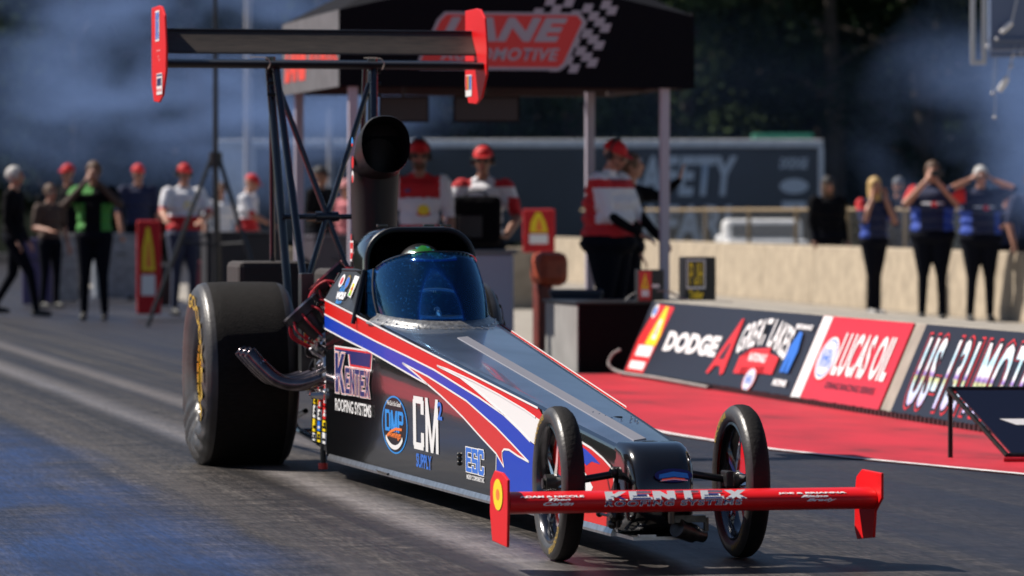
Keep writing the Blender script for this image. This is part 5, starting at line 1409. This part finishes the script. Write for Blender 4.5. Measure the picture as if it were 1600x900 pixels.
# monitors hung at the back of the tent
for k, (px0, px1, lab) in enumerate(((592, 670, 'wide dark monitor under the tent nearer its left post'), (708, 812, 'wide dark monitor under the tent nearer its centre'))):
    D_ = 36.5; w_ = (px1 - px0) / 6800 * D_; cx_ = PX((px0 + px1) / 2, D_)
    e = empty('monitor', (cx_, D_, 2.0), TH * .3, lab, 'monitor', 'monitors hung under the tent')
    bm = nb(); box(bm, (0, 0, .12), (w_, .05, .22)); obj('case', bm, M_darkbox, e, bevel=.008)
    bm = nb(); box(bm, (0, -.028, .12), (w_ * .94, .006, .19)); obj('screen', bm, mat('dark_red_screen', (.02, .006, .008), .3), e)
    bm = nb(); tube(bm, [(0, .02, .2), (0, .02, .34)], .012, 8); obj('bracket', bm, M_dark, e)
# white work table + bins beyond the tent
wt = empty('work_table', (PX(752, 37.6), 37.6, 0), 0, 'pale grey draped table behind the cockpit windshield', 'table')
bm = nb(); box(bm, (0, 0, .46), (.56, .6, .88)); obj('table_drape', bm, mat('lavender_cloth', (.5, .49, .58), .8, bump=.3, bscale=5), wt, bevel=.03)
bm = nb(); box(bm, (0, 0, .915), (.62, .66, .03)); obj('table_top', bm, M_greyp, wt, bevel=.006)
# fuel sign with flame
def flame_sign(x, y, ht, wd, z0, label):
    e = empty('fuel_sign', (x, y, 0), 0, label, 'sign')
    bm = nb(); box(bm, (0, .06, z0 + ht / 2), (wd, .12, ht)); obj('sign_panel', bm, M_shirt_r, e, bevel=.02)
    if z0 > .1: bm = nb(); tube(bm, [(0, .06, 0), (0, .06, z0)], .04, 10); obj('stand', bm, M_dark, e)
    A = Art(lambda a, b_, o_: Vector((a, -o_, z0 + b_)))
    A.poly([(-wd * .28, ht * .46), (wd * .28, ht * .46), (wd * .2, ht * .7), (wd * .05, ht * .92), (-wd * .08, ht * .93), (-wd * .25, ht * .7)], M_yellow); A.poly([(-wd * .1, ht * .5), (wd * .12, ht * .5), (wd * .05, ht * .75), (-wd * .02, ht * .78)], M_orange)
    A.poly([(-wd * .3, ht * .2), (wd * .28, ht * .2), (wd * .28, ht * .42), (-wd * .3, ht * .42)], M_white); A.done('sign_face', e); return e
flame_sign(PX(232, 51), 51, 1.1, .28, .06, 'tall red upright sign with yellow flame beside the red-capped person on the left')
flame_sign(PX(842, 46), 46, .46, .34, .83, 'red sign with yellow flame on a stand left of the pale tent post')
# orange-red fuel pump / drum behind the windshield
fp = empty('fuel_pump_cart', (PX(858, 38), 38, 0), R(20), 'rusty orange pump cart standing between the draped table and the tent post', 'cart')
bm = nb(); box(bm, (0, 0, .76), (.30, .28, .30)); obj('pump_head', bm, mat('rust_orange', (.38, .06, .02), .5, var=.3, scale=8), fp, bevel=.08)
bm = nb(); box(bm, (-.06, 0, .32), (.14, .16, .62)); obj('pump_column', bm, mat('dark_rust_red', (.14, .02, .012), .5, var=.3, scale=8), fp, bevel=.02)
bm = nb(); box(bm, (0, 0, .03), (.5, .4, .05)); obj('base', bm, M_steel, fp)
# dark toolbox under the leaning crew member
for k, (px, D_, w_, h_, dp, m_, nm, lab) in enumerate((
    (900, 35.6, .42, .62, .4, mat('dark_navy_plastic', (.01, .014, .03), .4), 'tool_box', 'dark navy tool box left of the leaning red-shirted person'),
    (380, 52, .95, 1.02, .6, mat('charcoal_crate', (.016, .014, .018), .6), 'crate', 'tall charcoal crate at the foot of the black tripod mast'),
    (520, 52, .62, .98, .5, mat('plum_crate', (.05, .04, .055), .6), 'crate', 'plum-grey crate seen between the rear wing struts'),
    (60, 58, .4, .9, .4, mat('purple_bin', (.08, .06, .16), .5), 'bin', 'purple bin behind the walking person at left'),
    (92, 60, .5, .95, .5, mat('pale_grey_bin', (.33, .31, .30), .5, var=.3), 'bin', 'pale grey bin left of the green-topped person'),
    (182, 62, .6, .95, .5, mat('blue_grey_bin', (.2, .22, .26), .5, var=.3), 'bin', 'blue-grey bin right of the green-topped person'),
    (330, 56, .42, .62, .4, mat('dull_red_case', (.30, .05, .06), .5, var=.4), 'tool_box', 'dull red tool case beside the tripod foot'),
    (255, 57, .3, .55, .3, M_dark, 'tool_box', 'black tool box beside the red upright sign'),
    )):
    e = empty(nm, (PX(px, D_), D_, 0), R(10 * (k % 3)), lab, nm.replace('_', ' '))
    bm = nb(); box(bm, (0, 0, h_ / 2), (w_, dp, h_ - .06)); obj('body', bm, m_, e, bevel=.025)
    bm = nb(); box(bm, (0, 0, h_ - .02), (w_ * 1.04, dp * 1.04, .05)); obj('lid', bm, m_, e, bevel=.012)
    bm = nb(); tube(bm, curve([(-.07, -dp / 2, h_ * .7), (-.06, -dp / 2 - .03, h_ * .7), (.06, -dp / 2 - .03, h_ * .7), (.07, -dp / 2, h_ * .7)], 3), .008, 6); obj('handle', bm, M_steel, e)
# short concrete block + white banner between tripod and struts
cb = empty('concrete_block', (PX(475, 56), 56.3, 0), R(2), 'cream concrete barrier block behind the rear wing struts', 'barrier')
bm = nb(); loft(bm, [[Vector((x, -.2, 0)), Vector((x, -.1, .80)), Vector((x, .1, .80)), Vector((x, .2, 0))] for x in (-.75, 3.2)]); obj('wall', bm, M_concrete, cb, bevel=.02)
wp = tag(obj('white_poster', (lambda b_: (prism(b_, [(PX(388, 55.8), 55.95, .36), (PX(438, 55.8), 55.95, .36), (PX(438, 55.8), 56.04, .80), (PX(388, 55.8), 56.04, .80)], (0, -.01, 0)), b_)[1])(nb()), mat('stained_white_board', (.65, .60, .56), .6, var=.3, scale=5)), 'stained white board leaning on the cream concrete block', 'board')
# tripod mast
tp = empty('tripod_mast', (PX(337, 48), 48, 0), 0, 'black tripod with tall mast left of the rear wing', 'mast')
bm = nb(); tube(bm, [(0, 0, .3), (0, 0, 3.0), (0.0, 0, 4.4)], [.034, .028, .016], 10); obj('mast_pole', bm, M_dark, tp, smooth=True)
for a in (200, -35, 90):
    d = Vector((math.cos(R(a)), math.sin(R(a)), 0)); bm = nb(); tube(bm, [Vector((0, 0, 1.85)) + d * .05, d * .78], .024, 8); tube(bm, [Vector((0, 0, .9)), d * .4 + Vector((0, 0, .92))], .015, 8); obj('leg', bm, M_dark, tp)
bm = nb(); tube(bm, [(0, 0, 1.75), (0, 0, 1.92)], .075, 12); obj('collar', bm, M_dark, tp)
# light pole behind
lp = empty('light_pole', (PX(388, 85), 85, 0), 0, 'pale slim light pole rising behind the smoke', 'pole')
bm = nb(); tube(bm, [(0, 0, 0), (0, 0, 7.5)], [.09, .06], 10); obj('pole', bm, mat('pale_timber', (.4, .36, .32), .8), lp)
bm = nb(); box(bm, (0, -.1, 7.5), (.5, .2, .15)); obj('lamp_head', bm, M_dark, lp, bevel=.02)
lp2 = lp.copy(); COL.objects.link(lp2); lp2.location = (PX(516, 95), 95, -3.9); lp2['label'] = 'short pale pole seen under the tent valance'
for ch in list(lp.children):
    c2 = ch.copy(); COL.objects.link(c2); c2.parent = lp2
# gear rig top right
rig = empty('lighting_rig', (PX(1516, 42), 42, 0), R(0), 'blue-grey timing rig with dangling white lamps at top right', 'rig')
Mr = mat('blue_grey_steel', (.13, .17, .27), .5, .3); Mr2 = mat('pale_steel', (.5, .5, .52), .4, .5)
bm = nb()
for x in (.02, .13): bx(bm, x - .022, x + .022, -.02, .02, 2.72, 4.2)
bx(bm, 0, .15, -.02, .02, 2.68, 2.72); obj('ladder_tubes', bm, Mr2, rig, bevel=.006)
bm = nb(); bx(bm, .19, 1.2, -.05, .25, 2.82, 4.2); bx(bm, .17, 1.25, -.1, -.055, 2.75, 2.80); bx(bm, .17, 1.25, -.1, -.055, 2.9, 2.93); obj('rig_box', bm, Mr, rig, bevel=.01)
bm = nb(); bx(bm, 1.1, 1.25, .0, .15, 0, 2.75); obj('rig_mast', bm, Mr, rig, bevel=.01)
for p, q_, r_ in (((.34, -.12, 2.55), (.26, -.12, 2.42), .035), ((.38, -.12, 3.08), (.28, -.12, 2.98), .03)):
    bm = nb(); tube(bm, [p, Vector(p).lerp(Vector(q_), .5), q_], [r_ * .8, r_, r_ * .7], 12); tube(bm, [p, Vector(p) + Vector((.06, .02, .25))], .006, 6); obj('hanging_lamp', bm, M_trailw, rig, smooth=True)
bm = nb()
for x, z in ((.24, 2.92), (.40, 2.77), (.20, 2.40), (.22, 2.17), (.15, 2.85), (.47, 2.78), (.38, 2.66)): bmesh.ops.create_icosphere(bm, subdivisions=2, radius=.018, matrix=Matrix.Translation((x, -.12, z))); tube(bm, [(x, -.12, z), (x + .02, -.10, 2.76 if z < 2.76 else z + .1)], .003, 5)
obj('hanging_clips', bm, Mr2, rig, smooth=True)

# =================================================================== TRAILER, VEHICLE, TREES, SMOKE
tr = empty('race_trailer', (7.1, 100, 0), 0, 'long dark grey trailer lettered SAFETY SAFARI with white top rail', 'trailer')
bm = nb(); bx(bm, -13.9, 0, 0, 2.4, .55, 2.72); obj('trailer_body', bm, M_trailer, tr, bevel=.04)
bm = nb(); bx(bm, -13.95, .05, -.03, 2.45, 2.73, 2.92); obj('top_rail', bm, M_trailw, tr, bevel=.03)
bm = nb(); bx(bm, -.06, .06, -.04, .04, .5, 2.73); obj('corner_trim', bm, M_trailw, tr)
bm = nb(); bx(bm, -13.95, -13.0, -.025, .0, .5, 2.73); obj('corner_trim', bm, M_trailw, tr)
for x in (-11.5, -10.5, -1.6, -2.6):
    bm = nb(); lathe(bm, [(-.12, .2), (-.14, .42), (-.1, .48), (.1, .48), (.14, .42), (.12, .2)], 32, 'y', (x, .2, .485)); o = obj('wheel', bm, M_tyre, tr, smooth=True)
    bm = nb(); tube(bm, [(x, .03, .485), (x, .37, .485)], .22, 24); obj('rim', bm, M_alu, o, smooth=True)
A = Art(lambda x, z, off: Vector((x, -off * 3 - .01, z)))
Mg = mat('pale_blue_grey_print', (.60, .64, .68), .6)
A.text('SAFETY', (-4.5, -1.92, 1.62, 2.55), Mg, bold=.04, shear=.15, space=1.1); A.done('lettering', tr)
A = Art(lambda x, z, off: Vector((x, -off * 3 - .01, z))); A.text('SAFARI', (-4.6, -2.05, .55, 1.42), Mg, bold=.04, shear=.15, space=1.1); A.done('lettering', tr)
A = Art(lambda x, z, off: Vector((x, -off * 3 - .01, z)))
A.text('DODGE', (-.95, -.3, 2.25, 2.5), Mg, bold=.04, shear=.2); A.ell(-.62, 1.85, .33, .17, Mg); A.poly([(-.9, 1.3), (-.35, 1.3), (-.35, 1.5), (-.9, 1.5)], Mg)
A.done('trailer_lettering', tr)
bm = nb(); bx(bm, 0, 1.4, 0, .6, 0, .14)
o = obj('awning_roll', bm, mat('green_canvas', (.01, .16, .10), .7), bevel=.04); o.location = (5.55, 100.3, 2.925); tag(o, 'rolled green awning lying on the roof of the dark trailer', 'awning')
# white pickup
pk_ = empty('pickup_truck', (PX(1198, 80), 80, 0), R(0), 'small white pickup facing us behind the chain-link fence', 'pickup truck')
bm = nb(); bx(bm, -.72, .72, .9, 2.4, .3, 1.12); obj('cab', bm, M_trailw, pk_, bevel=.10)
bm = nb(); bx(bm, -.76, .76, -.3, .95, .3, .74); bx(bm, -.76, .76, 2.35, 3.9, .3, .82); obj('truck_body', bm, M_trailw, pk_, bevel=.06)
bm = nb(); bx(bm, -.60, .60, .885, .91, .78, 1.03); obj('windshield', bm, mat('grey_glass', (.08, .09, .11), .15), pk_, bevel=.02)
bm = nb(); bx(bm, -.5, .5, -.32, -.29, .45, .62); obj('grille', bm, M_dark, pk_)
for s_ in (-1, 1):
    bm = nb(); box(bm, (s_ * .62, -.31, .6), (.18, .03, .1)); obj('headlight', bm, M_chrome, pk_, bevel=.01)
    for y in (.9, 3.8): bm = nb(); lathe(bm, [(-.1, .18), (-.11, .34), (.11, .34), (.1, .18)], 24, 'x', (s_ * .68, y - .5, .345)); obj('wheel', bm, M_tyre, pk_, smooth=True)

# wooded slope behind everything
bm = nb(); n_ = 40
hr = random.Random(3)
loft(bm, [[Vector((x, 132, -.2)), Vector((x, 137, 4 + hr.random())), Vector((x, 142, 8 + hr.random() * 1.5)), Vector((x, 150, 10.5 + hr.random() * 2)), Vector((x, 175, 11))] for x in np.linspace(-90, 90, n_)], closed=False, caps=False)
tag(obj('hill', bm, mat('shaded_hill_scrub', (.010, .014, .010), .95, var=.6, scale=.6, spec=.05, bump=.5, bscale=3), smooth=True), kind='structure')
# trees: dark wood behind everything
def leafmat(i, col):
    return mat('leaves_%d' % i, col, .9, var=.5, scale=1.5, spec=0.05)
LM = [leafmat(0, (.024, .044, .022)), leafmat(1, (.040, .062, .026)), leafmat(2, (.016, .028, .017))]
def tree_proto(seed, ht, m):
    r = random.Random(seed); e = empty('tree')
    bm = nb(); tr_ = curve([(0, 0, -.2), (r.uniform(-.2, .2), 0, ht * .3), (r.uniform(-.4, .4), r.uniform(-.3, .3), ht * .6), (r.uniform(-.5, .5), 0, ht * .92)], 4)
    tube(bm, tr_, [.28 * (1 - k / len(tr_)) + .04 for k in range(len(tr_))], 8)
    cl = []
    for k in range(11):
        z = ht * (.12 + .80 * k / 10); a = r.uniform(0, 2 * PI); L_ = (2.3 * math.sin(PI * min(1, (k + 2.0) / 13)) + .5) * r.uniform(.75, 1.2)
        e1 = Vector((L_ * math.cos(a), L_ * math.sin(a), z + r.uniform(.2, .9))); tube(bm, curve([(0, 0, z - .4), e1 * .5 + Vector((0, 0, z * .5)), e1], 3), [.09, .08, .07, .06, .05, .03, .02][:7], 6)
        cl.append((e1, r.uniform(.9, 1.5))); cl.append((e1 * .55 + Vector((0, 0, z * .45)), r.uniform(.8, 1.3)))
        a2 = a + r.uniform(1.8, 4); cl.append((Vector((L_ * .8 * math.cos(a2), L_ * .8 * math.sin(a2), z + r.uniform(-.4, .6))), r.uniform(.8, 1.4)))
    obj('trunk', bm, M_bark, e, smooth=True)
    n = 0; V = []; F = []
    for c_, rad in cl:
        for k in range(int(150 * rad * rad)):
            d = Vector((r.gauss(0, 1), r.gauss(0, 1), r.gauss(0, 1))).normalized() * rad * r.uniform(.35, 1.0) ** .6
            d.z *= .75; p = c_ + d; s_ = r.uniform(.09, .17)
            x = Vector((r.uniform(-1, 1), r.uniform(-1, 1), r.uniform(-1, 1))).normalized(); y = x.orthogonal().normalized()
            for q_ in (p - x * s_, p + y * s_ * .5, p + x * s_, p - y * s_ * .5): V.append(q_)
            F.append((n, n + 1, n + 2, n + 3)); n += 4
    me = bpy.data.meshes.new('crown'); me.from_pydata(V, [], F); me.materials.append(m); link('crown', me, e)
    return e
protos = [tree_proto(1, 11, LM[0]), tree_proto(2, 12.5, LM[1]), tree_proto(3, 10, LM[2])]
spots = []
for row, (Y, sp, off) in enumerate(((112, 3.1, 0), (118, 3.0, 1.4), (125, 3.2, .7))):
    x = -17 + off
    while x < 18:
        spots.append((x + rng.uniform(-.5, .5), Y + rng.uniform(-1.5, 1.5))); x += sp
for i, (x, y) in enumerate(spots):
    p = protos[i % 3]
    if i < 3: e = p
    else:
        e = p.copy(); COL.objects.link(e)
        for ch in list(p.children):
            c2 = ch.copy(); COL.objects.link(c2); c2.parent = e
    e.location = (x, y, 0); e.rotation_euler = (0, 0, rng.uniform(0, 6.28)); s_ = rng.uniform(.9, 1.15); e.scale = (s_, s_, s_)
    tag(e, 'tall dark broadleaf tree in the shaded wood behind the trailer', 'tree', 'trees of the dark wood behind the trailer')

# smoke
def smoke(name, c, r, dens, col, seed, sc, label):
    m = bpy.data.materials.new(name + '_vapour'); m.use_nodes = True; n = m.node_tree.nodes; l = m.node_tree.links
    n.remove(n['Principled BSDF']); pv = n.new('ShaderNodeVolumePrincipled'); pv.inputs['Color'].default_value = (*col, 1); pv.inputs['Anisotropy'].default_value = .2
    tc = n.new('ShaderNodeTexCoord'); mp = n.new('ShaderNodeMapping'); mp.inputs['Location'].default_value = (seed, seed * .7, 0); l.new(tc.outputs['Object'], mp.inputs[0])
    nz = n.new('ShaderNodeTexNoise'); nz.inputs['Scale'].default_value = sc; nz.inputs['Detail'].default_value = 6; nz.inputs['Distortion'].default_value = .3; l.new(mp.outputs[0], nz.inputs['Vector'])
    ln = n.new('ShaderNodeVectorMath'); ln.operation = 'LENGTH'; l.new(tc.outputs['Object'], ln.inputs[0])
    fa = n.new('ShaderNodeMapRange'); fa.inputs[1].default_value = 1.0; fa.inputs[2].default_value = .25; fa.inputs[3].default_value = 0; fa.inputs[4].default_value = 1; l.new(ln.outputs['Value'], fa.inputs[0])
    rp = n.new('ShaderNodeMapRange'); rp.inputs[1].default_value = .46; rp.inputs[2].default_value = .70; rp.inputs[3].default_value = 0; rp.inputs[4].default_value = dens; l.new(nz.outputs['Fac'], rp.inputs[0])
    mu = n.new('ShaderNodeMath'); mu.operation = 'MULTIPLY'; l.new(fa.outputs[0], mu.inputs[0]); l.new(rp.outputs[0], mu.inputs[1]); l.new(mu.outputs[0], pv.inputs['Density'])
    l.new(pv.outputs[0], n['Material Output'].inputs['Volume'])
    bm = nb(); bmesh.ops.create_icosphere(bm, subdivisions=3, radius=1); o = obj(name, bm, m, smooth=True); o.location = c; o.scale = r
    return tag(o, label, 'smoke', None, 'stuff')
BS = (.30, .46, .88)
smoke('smoke', (-5.0, 72, 3.6), (5.2, 6, 2.7), .40, BS, 3.1, 2.2, 'billowing blue tyre smoke at upper left behind the tent')
smoke('smoke', (7.6, 56, 2.2), (3.4, 4, 2.6), .45, BS, 9.4, 1.9, 'blue tyre smoke drifting at the right edge behind the spectators')
smoke('smoke', (6.3, 47.3, 1.7), (1.5, 1.6, 1.1), .35, BS, 5.2, 1.6, 'thin blue smoke veil in front of the white-haired spectator')
smoke('smoke', (1.5, 88, 3.0), (8.5, 6, 3.0), .015, BS, 1.2, 1.2, 'faint grey-blue haze hanging in front of the trees')
